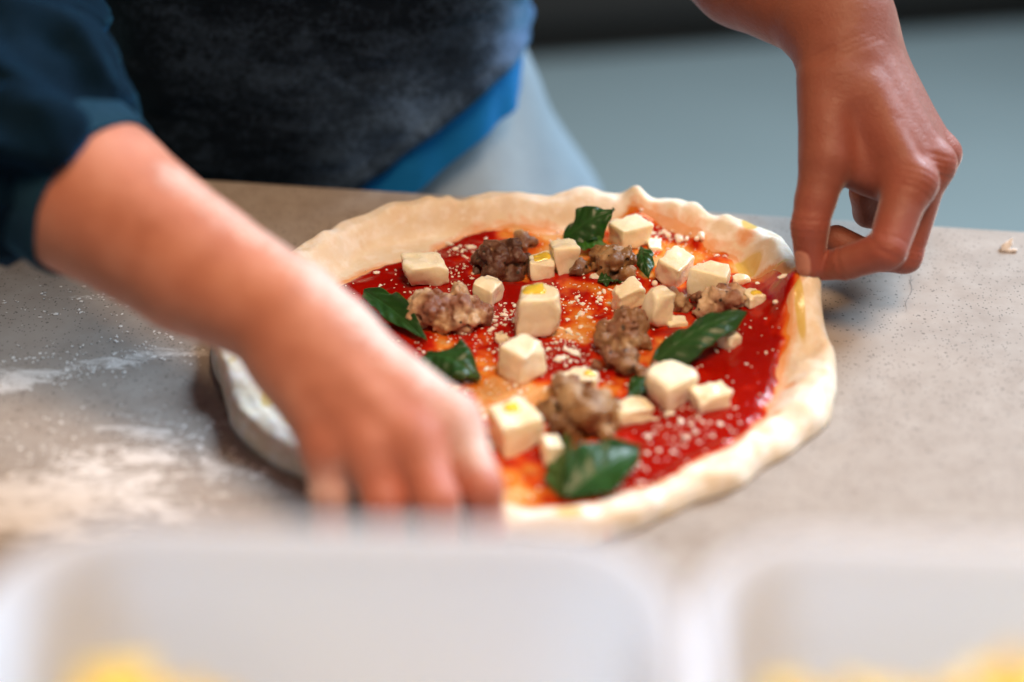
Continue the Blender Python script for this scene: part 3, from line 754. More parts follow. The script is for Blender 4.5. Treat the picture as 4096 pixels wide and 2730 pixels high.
def basil(base, tip, width, label, seed, mat='basil', zb=0.004, zt=0.004, arch=0.006, cup=0.25, fold=0.0, twist=0.0, curl=0.0, wave=0.0008):
    """base, tip: pixels of stem end and tip; zb, zt: heights above the sauce there"""
    A = ground(*base); B = ground(*tip); A[2] += zb; B[2] += zt
    A = on(*base, A[2]); B = on(*tip, B[2])
    d = B-A; L = np.linalg.norm(d); ex = d/L
    ey = np.cross([0, 0, 1], ex); ey /= np.linalg.norm(ey); ez = np.cross(ex, ey)
    if twist:
        ey, ez = ey*math.cos(twist)+ez*math.sin(twist), ez*math.cos(twist)-ey*math.sin(twist)
    nu, nv = 46, 25
    u = np.linspace(0, 1, nu); v = np.linspace(-1, 1, nv); U, Vv = np.meshgrid(u, v, indexing='ij')
    prof = (np.sin(math.pi*np.clip(u, 0.0, 1)**0.82)**0.78)*(1-0.12*u); prof[0] = 0.05; prof[-1] = 0.01
    Wd = width*mm/2*(prof*(1+0.05*np.sin(u*13+seed)+0.018*np.sin(u*31+seed*3)))[:, None]
    r = np.random.default_rng(seed)
    ang = cup*Vv+fold*np.abs(Vv)*np.sign(Vv)
    side = Wd*Vv*np.cos(ang*0.9); rise = Wd*np.abs(Vv)*np.sin(np.abs(ang))*(1 if cup+fold >= 0 else -1)
    arc = arch*np.sin(math.pi*U)+curl*U**3
    # quilted surface between the side veins
    ph = (U*5.5-np.abs(Vv)*1.2)*2*math.pi+1.3*np.sin(U*4+seed*2.1)+0.8*np.sign(Vv)
    quilt = 0.00060*np.cos(ph)*(np.abs(Vv)**0.5)*np.sin(math.pi*U)-0.0007*np.exp(-(Vv/0.07)**2)
    wv = (wave+.0008)*np.abs(Vv)**2*(np.sin(U*9+seed+Vv*2)+.5*np.sin(U*21+seed*2-Vv*3))
    H = arc+rise+quilt+wv
    P = A+ex*(U*L)[..., None]+ey*side[..., None]+ez*H[..., None]
    vein = np.maximum(np.exp(-(Vv/0.06)**2)*0.8, 0.45*np.clip(-np.cos(ph)-0.75, 0, 1)*4*np.sin(math.pi*U))
    V = P.reshape(-1, 3); n_ = np.tile(ez, (len(V), 1))
    V2 = V-n_*0.0003
    F = grid_faces(nu, nv); F2 = F[:, ::-1]+len(V)
    rim = []
    for i in range(nu-1):
        for j, s_ in ((0, 1), (nv-1, 0)):
            a, b = i*nv+j, (i+1)*nv+j
            rim.append([a, b, b+len(V), a+len(V)] if not s_ else [b, a, a+len(V), b+len(V)])
    Va = np.concatenate([V, V2]); c0 = A.copy(); Va = Va-c0
    # keep it above the sauce
    w = Va+c0; zz = dough_z(w[:, 0], w[:, 1])+0.0004+0.0017*sauce_t(w[:, 0], w[:, 1])
    low = np.clip(zz+0.0004-w[:, 2], 0, None); Va[:, 2] += low
    o = mesh('basil_leaf', Va, np.concatenate([F, F2, np.array(rim)]), MT[mat], None, True, dict(vein=np.tile(vein.ravel(), 2)*0.3))
    o.location = c0
    # stalk
    return tag(o, label, 'basil leaf', 'basil leaves on the pizza')
basil((2255, 955), (2460, 838), 25, 'puckered basil leaf standing up at the back rim', 1, zb=0.005, zt=0.013, arch=0.004, cup=-0.35, twist=0.55, wave=0.0025)
basil((2275, 950), (2440, 1005), 16, 'bright green basil leaf under the puckered one', 2, 'basil2', 0.006, 0.003, 0.003, 0.3, twist=0.35)
basil((2570, 990), (2595, 1110), 13, 'small dark basil scrap beside the golden sausage crumble', 3, zb=0.006, zt=0.002, arch=0.004, cup=-0.5, twist=0.5)
basil((2390, 1125), (2490, 1125), 10, 'dark basil shred peeking out under the golden sausage crumble', 4, zb=0.001, zt=0.001, arch=0.001, cup=0.2)
basil((2615, 1455), (2988, 1246), 25, 'large dark basil leaf with a long raised tip on the right', 5, zb=0.003, zt=0.013, arch=0.006, cup=-0.35, twist=0.12, wave=0.001)
basil((2640, 1490), (2515, 1595), 17, 'dark basil leaf mostly hidden under the rounded cube', 6, zb=0.003, zt=0.002, arch=0.003, cup=-0.3)
basil((1455, 1160), (1708, 1362), 17, 'long basil leaf at left, half behind the near forearm', 7, zb=0.004, zt=0.003, arch=0.004, cup=0.3, twist=0.25)
basil((1705, 1415), (1922, 1520), 28, 'crumpled dark basil leaf next to the near hand', 8, zb=0.003, zt=0.004, arch=0.006, cup=-0.35, twist=0.2, wave=0.004)
basil((2250, 1985), (2275, 1735), 17, 'left flap of the folded front basil leaf, standing on edge', 9, 'basil3', zb=0.005, zt=0.009, arch=0.002, cup=0.2, twist=-0.75)
basil((2262, 1985), (2560, 1795), 30, 'folded glossy basil leaf at the front of the pizza', 10, zb=0.004, zt=0.007, arch=0.004, cup=0.42, twist=0.25)

def bits(name, pts, rad, mat, label, cat, seed, squash=0.7, parent=None):
    """many tiny irregular crumbs in one mesh"""
    r = np.random.default_rng(seed); n = len(pts)
    t = (1+5**.5)/2
    ico = np.array([(-1, t, 0), (1, t, 0), (-1, -t, 0), (1, -t, 0), (0, -1, t), (0, 1, t), (0, -1, -t), (0, 1, -t), (t, 0, -1), (t, 0, 1), (-t, 0, -1), (-t, 0, 1)])/1.902
    fi = np.array([(0, 11, 5), (0, 5, 1), (0, 1, 7), (0, 7, 10), (0, 10, 11), (1, 5, 9), (5, 11, 4), (11, 10, 2), (10, 7, 6), (7, 1, 8), (3, 9, 4), (3, 4, 2), (3, 2, 6), (3, 6, 8), (3, 8, 9), (4, 9, 5), (2, 4, 11), (6, 2, 10), (8, 6, 7), (9, 8, 1)])
    sc = r.uniform(0.65, 1.35, (n, 12, 1)); q = ico[None]*sc
    st = r.uniform(0.55, 1.9, (n, 1, 3)); st[:, :, 2] = squash*r.uniform(.7, 1.2, (n, 1)); q = q*st
    a = r.uniform(0, 6.28, n); ca, sa = np.cos(a)[:, None], np.sin(a)[:, None]
    x = q[..., 0]*ca-q[..., 1]*sa; y = q[..., 0]*sa+q[..., 1]*ca
    q = np.stack([x, y, q[..., 2]], -1)*rad[:, None, None]+pts[:, None, :]
    F = (fi[None]+12*np.arange(n)[:, None, None]).reshape(-1, 3)
    o = mesh(name, q.reshape(-1, 3), F, mat, parent, False)
    tag(o, label, cat, kind='stuff'); return o
def parmesan():
    pts = []; rad = []
    clusters = [(1850, 1000, .012, 60), (1600, 1090, .022, 60), (1700, 1180, .02, 50), (1840, 1090, .012, 80), (1990, 1280, .014, 110), (2050, 1260, .008, 80), (1850, 1370, .02, 120), (1960, 1560, .024, 150), (2280, 1180, .014, 90), (2330, 1290, .02, 120), (2260, 1420, .014, 110), (2290, 1370, .012, 60),
                (2380, 1210, .012, 40), (2750, 940, .016, 60), (2650, 990, .012, 50), (2620, 930, .008, 40), (2720, 1720, .014, 70), (2660, 1680, .014, 60), (2800, 1700, .014, 50), (2560, 1830, .016, 50), (2490, 1920, .012, 40), (2150, 1880, .03, 70), (2030, 1750, .02, 60), (2900, 1300, .02, 30), (3010, 1400, .03, 25), (2330, 1480, .014, 30), (2560, 1130, .02, 50), (2170, 950, .02, 30), (2420, 1480, .02, 20), (2200, 1600, .02, 40), (1880, 1220, .014, 60)]
    r = np.random.default_rng(3)
    for px, py, s_, n in clusters:
        c = ground(px, py)
        for _ in range(int(n*.75)):
            x = c[0]+r.normal(0, s_*.75); y = c[1]+r.normal(0, s_*.75)
            th = math.atan2(y-PC[1], x-PC[0]); rr = math.hypot(x-PC[0], y-PC[1])
            if rr > Rs(th)*0.99: continue
            pts.append((x, y)); rad.append(min(0.0019, 0.00027*math.exp(abs(r.normal(0, 0.75)))))
    for _ in range(320):
        a = r.uniform(-math.pi, math.pi); q = math.sqrt(r.uniform(0, 1))*Rs(a)*0.98
        pts.append((PC[0]+q*math.cos(a), PC[1]+q*math.sin(a))); rad.append(0.00030*math.exp(abs(r.normal(0, .6))))
    pts = np.array(pts); rad = np.array(rad)
    z = dough_z(pts[:, 0], pts[:, 1])+0.0004+0.0017*sauce_t(pts[:, 0], pts[:, 1])+rad*0.30
    o = bits('grated_cheese', np.column_stack([pts, z]), rad, MT['parm'], 'fine pale grated cheese sprinkled over the red sauce', 'grated cheese', 4)
    return o
parmesan()
# a few larger crumbs among the grated cheese
CR = [(2667, 945, 2.6, 'chunky white cheese crumb in the red sauce right of the rearmost cube'), (2712, 950, 3.0, 'twin-lobed white cheese crumb near the back rim'), (2790, 962, 2.8, 'white cheese crumb in the sauce below the back rim bumps'),
      (2755, 955, 2.0, 'small white cheese crumb between two larger ones at the back'), (2310, 1195, 1.4, 'speck of white cheese right of the tall oily block'), (2398, 1203, 1.5, 'white speck of cheese left of the crumbly wedge'), (2280, 1330, 2.0, 'flat white cheese crumb right below the tall oily block'),
      (3095, 1255, 1.6, 'lone white cheese speck in the sauce near the right rim'), (2265, 1400, 1.7, 'white cheese crumb right of the clean cube'), (2615, 1140, 2.0, 'pinkish cheese crumb below the twin cubes')]
for k, (px, py, rd, lab) in enumerate(CR):
    p = ground(px, py); nb = 3 if rd > 2.4 else 2
    rr = np.random.default_rng(80+k); fld = Field((-.006, -.006, -.003), (.006, .006, .006), 0.0004)
    for i in range(nb+1): fld.ball(rr.normal(0, rd*.45*mm, 3)*np.array([1, 1, .4])+np.array([0, 0, rd*.4*mm]), rd*mm*rr.uniform(.45, .75), 0.0008)
    g = np.stack(np.meshgrid(*[fld.lo[d]+fld.h*np.arange(fld.n[d]) for d in range(3)], indexing='ij'), -1)
    fld.f += (0.0004*vnoise(g+k, 500, k)).astype(np.float32)
    V, Q = fld.net(); o = mesh('cheese_crumb', V, Q, MT['parm']); o.location = p
    tag(o, lab, 'cheese crumb', 'larger crumbs of cheese in the sauce')

# ------------------------------------------------------------------ flour on the worktop
def flour():
    r = np.random.default_rng(9); pts = []; rad = []
    def band(px, py, sx, sy, n, ang, rmax):
        c = on(px, py)
        for _ in range(n):
            u, w = r.normal(0, sx*.6), r.normal(0, sy*.6)
            x = c[0]+u*math.cos(ang)-w*math.sin(ang); y = c[1]+u*math.sin(ang)+w*math.cos(ang)
            if vnoise(np.array([x, y, 0.0]), 130, 8) < r.uniform(-0.6, 0.5): continue
            th = math.atan2(y-PC[1], x-PC[0])
            if math.hypot(x-PC[0], y-PC[1]) < Rout(th)+0.004: continue
            pts.append((x, y, 0.0002)); rad.append(rmax*math.exp(-abs(r.normal(0, .8))))
    band(300, 1440, .10, .018, 500, .2, .0008); band(100, 1520, .06, .014, 350, .45, .0009); band(560, 1800, .10, .04, 700, 0, .0007); band(150, 1950, .09, .05, 400, 0, .0007)
    band(450, 1200, .06, .02, 250, 0, .0009); band(1020, 1850, .05, .012, 300, -.5, .0010)
    bits('flour', np.array(pts), np.array(rad), MT['flour'], 'loose white flour clumps scattered on the worktop left of the pizza', 'flour', 10, 0.28)
flour()
def crumb():
    p = on(4030, 1000); fld = Field((-.010, -.010, -.002), (.010, .010, .012), 0.0006)
    fld.chain([(-.002, 0, .001), (.001, .001, .004), (.002, .001, .007)], [.0024, .0022, .0009], .001).chain([(-.004, -.002, .0005), (.004, -.003, .0008)], [.0010, .0013], .001)
    g = np.stack(np.meshgrid(*[fld.lo[d]+fld.h*np.arange(fld.n[d]) for d in range(3)], indexing='ij'), -1)
    fld.f += (0.0007*vnoise(g, 350, 2)).astype(np.float32)
    V, Q = fld.net(); o = mesh('dough_crumb', V, Q, MT['flour']); o.location = p
    tag(o, 'tiny white dough crumb lying on the worktop at the far right', 'crumb')
crumb()

# ------------------------------------------------------------------ person
person = empty('person', (-0.14, 0.36, -0.9))
PO = np.array([-0.14, 0.36, -0.9])
tag(person, 'person in a dark flour-dusted sweatshirt, both bare hands holding the pizza rim', 'person')

def A3(t): return at(*t)
def hand_left():       # the hand in front, on the near rim
    J = dict(el=(-520, 330, .70), cu=(380, 790, .655), mi=(775, 1062, .637), wr=(1160, 1272, .620))
    cr = [(1335, 1345, .618), (1265, 1375, .614), (1205, 1405, .614), (1155, 1430, .618)]
    mc = [(1800, 1690, .606), (1655, 1765, .597), (1490, 1805, .597), (1325, 1800, .604)]
    pp = [(1925, 1955, .594), (1745, 2000, .582), (1540, 2005, .586), (1320, 1975, .599)]
    dp = [(1945, 2120, .602), (1755, 2160, .590), (1545, 2160, .594), (1320, 2120, .606)]
    tp = [(1930, 2230, .615), (1760, 2280, .604), (1555, 2275, .606), (1345, 2225, .616)]
    P = [A3(J[k]) for k in ('el', 'cu', 'mi', 'wr')]
    allp = np.array(P+[A3(q) for q in cr+mc+pp+dp+tp])
    F = Field(allp.min(0)-.05, allp.max(0)+.05, 0.0016)
    F.chain(P, [.042, .0370, .0305, .0245], .004)
    for i in range(4):
        F.cone(P[3], A3(cr[i]), .0205, .0150, .006)
        F.cone(A3(cr[i]), A3(mc[i]), .0148, [.0125, .012, .0115, .0108][i], .013)
    for i in range(3): F.cone((A3(cr[i])+A3(cr[i+1]))/2, (A3(mc[i])*.85+A3(mc[i+1])*.85+A3(cr[i])*.15+A3(cr[i+1])*.15)/2, .0135, .0092, .008)
    back = A3((1500, 1700, .60))-A3((1500, 1700, .61)); 
    for i in range(4): F.ball(A3(mc[i])+back*.25, .0108, .006)
    for i in range(4):   # tendons on the back of the hand
        a, b = A3(cr[i]), A3(mc[i]); F.cone(a*.6+b*.4+back*1.02, b+back*.55, .0035, .004, .008)
    out = None
    def finger(j, rad):
        G = F.clone(); G.chain([A3(q) for q in j], rad, .003); return smin(F.f, G.f, .008)
    rads = [[.0118, .0094, .0084, .0076], [.0116, .0094, .0084, .0076], [.0112, .0092, .0082, .0074], [.0104, .0084, .0076, .0068]]
    for i in range(4):
        g = finger([mc[i], pp[i], dp[i], tp[i]], rads[i]); out = g if out is None else smin(out, g, .0012)
    th = [(1420, 1420, .640), (1700, 1760, .645), (1850, 1960, .645), (1900, 2120, .640)]
    g = finger(th, [.016, .012, .0105, .009]); out = smin(out, g, .0012)
    F.f = out
    V, Q = F.net(); V = relax(V, Q, 2, .5)
    red = np.zeros(len(V)); fl = np.zeros(len(V))
    for i in range(4):
        for q, s_, a in ((mc[i], .010, .55), (pp[i], .010, .7), (dp[i], .008, .5), (tp[i], .012, .6)):
            red = np.maximum(red, a*np.exp(-((V-A3(q))**2).sum(1)/(2*(s_+.004)**2)))
    def line(p, q, s_, a):
        p, q = A3(p), A3(q); t_ = np.clip(((V-p)@(q-p))/((q-p)@(q-p)), 0, 1)
        return a*np.exp(-((V-p-t_[:, None]*(q-p))**2).sum(1)/(2*s_*s_))
    fl = np.maximum(fl, line((1250, 1100, .615), (1700, 1480, .61), .015, 1.0))  # window highlight on the arm's upper edge, painted through the flour mask
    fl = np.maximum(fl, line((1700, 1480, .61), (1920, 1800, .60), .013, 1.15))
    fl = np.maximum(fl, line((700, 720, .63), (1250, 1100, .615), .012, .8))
    for q, s_, a in ((pp[3], .016, .9), (pp[2], .012, .5), (dp[3], .014, .9), (dp[0], .012, .35), (mc[0], .012, .3)):
        fl = np.maximum(fl, a*np.exp(-((V-A3(q))**2).sum(1)/(2*s_**2)))
    return V, Q, red, fl, np.zeros(len(V))

def hand_right():      # the pinching hand
    el, fo, wr = (2650, -460, .885), (3010, -150, .815), (3350, 85, .768)
    cr = [(3345, 215, .757), (3385, 175, .762), (3420, 150, .771), (3430, 140, .782)]
    mc = [(3635, 735, .740), (3712, 665, .754), (3738, 628, .774), (3720, 600, .796)]
    fin = [[mc[0], (3548, 1000, .729), (3388, 1052, .743), (3275, 1068, .757)],
           [mc[1], (3618, 1020, .760), (3470, 1025, .776), (3345, 958, .783)],
           [mc[2], (3640, 885, .800), (3475, 850, .796), (3452, 770, .786)],
           [mc[3], (3640, 820, .818), (3510, 780, .812), (3490, 720, .800)]]
    rads = [[.0122, .0103, .0088, .0076], [.0115, .0098, .0086, .0080], [.0108, .0092, .0084, .0078], [.0098, .0084, .0076, .0070]]
    thb = [(3325, 330, .752), (3305, 640, .747), (3262, 800, .746), (3240, 905, .746), (3240, 1058, .751)]
    thr = [.0170, .0140, .0105, .0100, .0078]
    pts = [el, fo, wr]+cr+mc+thb+[q for f in fin for q in f]
    allp = np.array([A3(q) for q in pts])
    F = Field(allp.min(0)-.026, allp.max(0)+.026, 0.00105)
    F.chain([A3(el), A3(fo), A3(wr)], [.041, .0375, .0250], .004)
    for i in range(4):
        F.cone(A3(wr), A3(cr[i]), .0215, .0165, .015)
        F.cone(A3(cr[i]), A3(mc[i]), .0155, [.0125, .0118, .0110, .010][i], .010)
    for i in range(3): F.cone((A3(cr[i])+A3(cr[i+1]))/2, (A3(mc[i])*.88+A3(mc[i+1])*.88+A3(cr[i])*.12+A3(cr[i+1])*.12)/2, .0145, .0100, .010)
    # thenar mass and the web between thumb and index finger
    F.cone(A3((3360, 260, .760)), A3((3330, 560, .760)), .018, .0155, .012)
    F.cone(A3((3380, 420, .757)), A3((3470, 680, .757)), .0165, .0085, .014)
    F.cone(A3((3330, 620, .752)), A3((3560, 720, .752)), .0105, .0105, .012)
    bk = A3((3600, 500, .74))-A3((3600, 500, .75)); rt = RGT*.006+np.array([0, 0, .003])
    for i in range(4): F.ball(A3(mc[i])+bk*.15+rt*.55, [.0112, .0108, .0102, .009][i], .004)
    for i in range(3):
        a, b = A3(cr[i]), A3(mc[i]); F.cone(a*.7+b*.3+bk*.75+rt*1.05, b+bk*.40+rt*.75, .0044, .0046, .007)
    base = F.f.copy(); out = None
    def add(chain, rad, k=.007):
        G = F.clone(); G.chain([A3(q) for q in chain], rad, .0025); return G.f
    fg = [smin(base, add(fin[i], rads[i]), .007) for i in range(4)]+[smin(base, add(thb, thr), .008)]
    out = fg[0]
    for g in fg[1:]: out = smin(out, g, .0010)
    F.f = out
    # joint creases: shallow grooves across the bends
    def groove(c, dirn, rad, depth, w=.0009):
        c = A3(c) if len(c) == 3 and abs(c[0]) > 5 else c
        sl, ax = F.box(c-rad-.004, c+rad+.004); X, Y, Z = np.meshgrid(*ax, indexing='ij')
        d = (X-c[0])*dirn[0]+(Y-c[1])*dirn[1]+(Z-c[2])*dirn[2]; r2 = np.sqrt((X-c[0])**2+(Y-c[1])**2+(Z-c[2])**2)
        F.f[sl] += (depth*np.exp(-(d/w)**2)*sstep(rad+.004, rad, r2)).astype(np.float32)
    def dr(a, b): v = A3(b)-A3(a); return v/np.linalg.norm(v)
    def dent(p, q, rad, depth):
        p, q = np.asarray(p), np.asarray(q); sl, ax = F.box(np.minimum(p, q)-rad*2.5, np.maximum(p, q)+rad*2.5); X, Y, Z = np.meshgrid(*ax, indexing='ij')
        g = np.stack([X, Y, Z], -1)-p; ab = q-p; t_ = np.clip((g@ab)/(ab@ab), 0, 1); d2 = ((g-t_[..., None]*ab)**2).sum(-1)
        F.f[sl] += (depth*np.exp(-d2/(rad*rad))).astype(np.float32)
    for i in range(2):     # hollows between the knuckles
        m_ = (A3(mc[i])+A3(mc[i+1]))/2; c_ = (A3(cr[i])+A3(cr[i+1]))/2
        dent(m_*.62+c_*.38+bk*1.25+rt*.4, m_+bk*1.2+rt*.6, .0045, .0026)
    dent(A3((3420, 480, .738)), A3((3480, 640, .738)), .010, .0022)      # hollow by the thumb web
    dent(A3((3300, 250, .742)), A3((3330, 380, .738)), .008, .0014)
    for k_ in range(-1, 3):   # folds of skin over the knuckles
        for i in (0, 1):
            c_ = A3(mc[i])+bk*.9+rt*.8; groove(c_+dr(mc[i], fin[i][1])*.0032*k_, dr(mc[i], fin[i][1]), .008, .0006, .0008)
            c_ = A3(fin[i][1])+bk*.6+rt*.9; groove(c_+dr(mc[i], fin[i][1])*.0028*k_, dr(mc[i], fin[i][1]), .0085, .0006, .0008)
    for k_ in range(3):       # creases across the wrist
        groove(A3((3345+30*k_, 190+12*k_, .745)), dr((3350, 85, .76), (3500, 420, .76)), .016, .0004, .0008)
    groove(fin[0][2], dr(fin[0][1], fin[0][3]), .011, .0008)
    groove(A3(fin[0][1])+np.array([-.004, 0, .004]), dr((3548, 940, .73), (3470, 1052, .74)), .011, .0006)
    for off in (-.003, 0, .003):
        groove(A3(thb[3])+dr(thb[2], thb[4])*off, dr(thb[2], thb[4]), .0125, .0006, .0008)
    V, Q = F.net(); V = relax(V, Q, 2, .4); N = vnormals(V, Q)
    red = np.zeros(len(V)); fl = np.zeros(len(V)); nail = np.zeros(len(V))
    for q, s_, a in [(m, .010, .55) for m in mc]+[(fin[i][1], .011, .6) for i in range(3)]+[(fin[0][3], .010, .7), (thb[3], .010, .5), (thb[4], .010, .65), ((3480, 560, .745), .02, .25)]:
        red = np.maximum(red, a*np.exp(-((V-A3(q))**2).sum(1)/(2*(s_+.003)**2)))
    for q, s_, a in ((mc[1], .010, .35), ((3560, 330, .75), .02, .25), (fin[1][1], .012, .35)):
        fl = np.maximum(fl, a*np.exp(-((V-A3(q))**2).sum(1)/(2*s_**2)))
    # thumb nail, on the side that looks to the left and to the viewer
    tx = dr(thb[3], thb[4]); nd = -RGT*.75-FWD*.62; nd -= tx*(nd@tx); nd /= np.linalg.norm(nd); sd = np.cross(tx, nd)
    c = A3(thb[4])-tx*.0015; d = V-c; a = (d@tx)/.0072; b = (d@sd)/.0056; facing = d@nd > .003
    e = (np.abs(a)**3+np.abs(b)**3)**(1/3)
    nail = np.where(facing, sstep(1.0, .86, e), 0)
    V = V-N*(np.where(facing, .0005*np.exp(-((e-1.02)/.12)**2), 0))[:, None]
    return V, Q, red, fl, nail*.8

def build_body():
    A = hand_left(); B = hand_right()
    # trunk and upper arms, hidden by the clothes
    T = Field((-0.60, -0.12, -0.22), (0.36, 0.56, 0.52), 0.008)
    T.chain([(-.14, .36, -.15), (-.14, .35, .10), (-.14, .30, .34)], [.11, .10, .115], .04)
    T.chain([(-.28, .35, .38), (0.0, .35, .38)], [.07, .07], .05)
    sR = np.array([-.30, .34, .40]); eR = A3((-520, 330, .70))
    T.chain([sR, eR], [.052, .043], .03)
    sL = np.array([.02, .35, .40]); eL = A3((2650, -460, .885)); T.chain([sL, eL], [.052, .045], .03)
    V3, Q3 = T.net()
    V = np.concatenate([A[0], B[0], V3]); Q = np.concatenate([A[1], B[1]+len(A[0]), Q3+len(A[0])+len(B[0])])
    z = np.zeros(len(V3))
    return mesh('body', V-PO, Q, MT['skin'], person, True, dict(red=np.concatenate([A[2], B[2], z]), flour=np.concatenate([A[3], B[3], z]), nail=np.concatenate([A[4], B[4], z]), tan=np.concatenate([A[2]*0, B[2]*0+.85, z])))  # the pinching arm alone gets the painted shade; flour also holds the near arm's painted highlight
build_body()

# sweatshirt: trunk, sleeves and a ribbed cuff
CX, CY = -0.145, 0.335
def torso_ring(u, z, off=0.0, wide=1.0):
    """outline of the trunk at angle u (0 = towards +x, -pi/2 = towards the table) and height z"""
    ax = 0.158*wide+0.10*np.clip(z-0.10, 0, None)+off; ay = 0.128+0.05*np.clip(z-.1, 0, None)+off
    cx = CX; cy = CY+0.05*np.clip(z-0.1, 0, None)
    e = 2.3; c, s = np.cos(u), np.sin(u)
    r = (np.abs(c)**e+np.abs(s)**e)**(-1/e)
    return cx+ax*c*r, cy+ay*s*r
def build_clothes():
    nu = 260; u = np.linspace(-math.pi, math.pi, nu, endpoint=False)
    # sweatshirt trunk
    hem = -0.030+0.078*sstep(0.0, 1.0, np.cos(u))
    nv = 90; v = np.linspace(0, 1, nv)
    Z = hem[:, None]+(0.40-hem[:, None])*v[None, :]**1.25
    U = np.repeat(u[:, None], nv, 1); X, Y = torso_ring(U, Z)
    P = np.stack([X, Y, Z], -1)
    nrm = np.stack([np.cos(U), np.sin(U), 0*U], -1)
    wr = 0.004*vnoise(P*np.array([1, 1, 2.2]), 16, 3)+0.0022*vnoise(P*np.array([.7, .7, 3.0])+P[..., [2, 0, 1]]*.8, 38, 5)
    hr = 0.0035*np.exp(-((Z-hem[:, None]-0.006)/0.005)**2)
    P = P+nrm*(wr+hr)[..., None]
    inner = P[:, :1]-nrm[:, :1]*0.004
    P = np.concatenate([inner, P], 1)
    Pf = P.reshape(-1, 3); fl = np.zeros(len(Pf))
    for q, s_, a_ in ((at(2030, 200, .98), .05, 1.0), (at(1780, 480, .96), .045, .7), (at(1560, 170, .97), .04, .6), (at(1300, 120, .96), .04, .5), (at(1380, 420, .95), .035, .5), (at(1150, 280, .95), .025, .55), (at(930, 400, .95), .012, .9), (at(860, 540, .95), .008, .9), (at(770, 360, .95), .008, .8), (at(1450, 600, .94), .02, .5), (at(2080, 20, 1.0), .06, 1.0)):  # flour smudges; the two right flank blobs paint in window sheen
        fl = np.maximum(fl, a_*np.exp(-((Pf-q)**2).sum(1)/(2*s_*s_)))
    o1 = mesh('sweatshirt', Pf-PO, grid_faces(nu, nv+1, cu=True), MT['sweat'], person, True, dict(flour=fl))  # flour holds the smudges and the painted window sheen
    o1['label'] = 'dark flour-dusted sweatshirt front'
    # shirt tail below the hem
    nv = 36; v = np.linspace(0, 1, nv); Z = hem[:, None]*0.9-0.036+0.09*v[None, :]
    U = np.repeat(u[:, None], nv, 1); X, Y = torso_ring(U, Z, -0.006); P = np.stack([X, Y, Z], -1)
    nrm = np.stack([np.cos(U), np.sin(U), 0*U], -1)
    P = P+nrm*(0.003*vnoise(P*np.array([1, 1, .5]), 45, 8))[..., None]
    o2 = mesh('shirt_tail', P.reshape(-1, 3)-PO, grid_faces(nu, nv, cu=True), MT['blue'], person); o2['label'] = 'bright blue shirt tail showing below the sweatshirt'
    # trousers
    T = Field((-0.46, 0.10, -0.90), (0.22, 0.72, 0.16), 0.007)
    T.chain([(-.14, .37, .05), (-.12, .38, -.04), (-.09, .385, -.16)], [.105, .140, .160], .01)
    T.chain([(-.17, .37, .02), (-.18, .38, -.14)], [.11, .125], .02)
    T.chain([(-.19, .39, -.16), (-.20, .39, -.50), (-.20, .40, -.86)], [.105, .075, .06], .03)
    T.chain([(-.03, .40, -.16), (-.02, .40, -.50), (-.02, .41, -.86)], [.105, .075, .06], .03)
    V, Q = T.net(); V = relax(V, Q, 2); N = vnormals(V, Q); V = V+N*(0.004*vnoise(V*np.array([1, 1, .5]), 22, 4))[:, None]
    o3 = mesh('trousers', V-PO, Q, MT['jeans'], person); o3['label'] = 'faded grey-blue trousers dusted with flour'
    # sleeve on the near side
    cu, mi = A3((380, 790, .655)), A3((775, 1062, .637)); ax = (mi-cu)/np.linalg.norm(mi-cu)
    pts = [np.array([-.29, .32, .42]), A3((-260, -120, .80)), A3((-130, 180, .715)), A3((-10, 520, .668)), cu-ax*.100, cu-ax*.082]
    F = Field(np.min(pts, 0)-.11, np.max(pts, 0)+.11, .003)
    F.chain(pts, [.085, .064, .058, .056, .050, .044], .012)
    # cloth pushed up into a fold above the cuff
    up = np.cross(ax, np.cross([0, 0, 1], ax)); up /= np.linalg.norm(up)
    if up[2] < 0: up = -up
    e2 = np.cross(ax, up)
    for a_ in np.linspace(0, 2*math.pi, 22, endpoint=False):
        q = cu-ax*(.050+.007*math.cos(a_*2+1))+(up*math.cos(a_)+e2*math.sin(a_))*(.0435+.004*math.sin(a_*3))
        q2 = cu-ax*(.050+.007*math.cos((a_+.3)*2+1))+(up*math.cos(a_+.3)+e2*math.sin(a_+.3))*(.0435+.004*math.sin((a_+.3)*3))
        F.cone(q, q2, .0115, .0115, .004)
    for k_, (t0, t1) in enumerate((((-140, 330, .66), (330, 250, .66)), ((-160, 640, .61), (200, 520, .615)), ((-100, 60, .70), (280, 60, .70)))):
        F.cone(A3(t0), A3(t1), .016, .012, .02)
    V, Q = F.net(); V = relax(V, Q, 2); N = vnormals(V, Q)
    fo_ = vnoise(V*np.array([1., 1., 1.6])+V[:, [1, 2, 0]]*.9, 30, 6); V = V+N*(0.006*(1-2*np.abs(fo_))+0.002*vnoise(V, 80, 7))[:, None]
    o4 = mesh('sleeve', V-PO, Q, MT['sleeve'], person)
    # cuff: a turned band round the forearm
    nt = 96; t = np.linspace(0, 2*math.pi, nt, endpoint=False)
    prof = [(-.055, .0395), (-.040, .0420), (-.015, .0425), (-.004, .0420), (.0005, .0412), (.0012, .0398), (-.001, .0388), (-.010, .0385), (-.03, .0385)]
    V = []
    for i in range(nt):
        d = up*math.cos(t[i])+e2*math.sin(t[i])
        for s_, r_ in prof:
            wob = .0008*math.sin(t[i]*3+s_*120)+.0006*math.sin(t[i]*7)
            V.append(cu+ax*(s_+.003*math.sin(t[i]+.5))+d*(r_+wob))
    o5 = mesh('cuff', np.array(V)-PO, grid_faces(nt, len(prof), cu=True), MT['cuff'], o4)
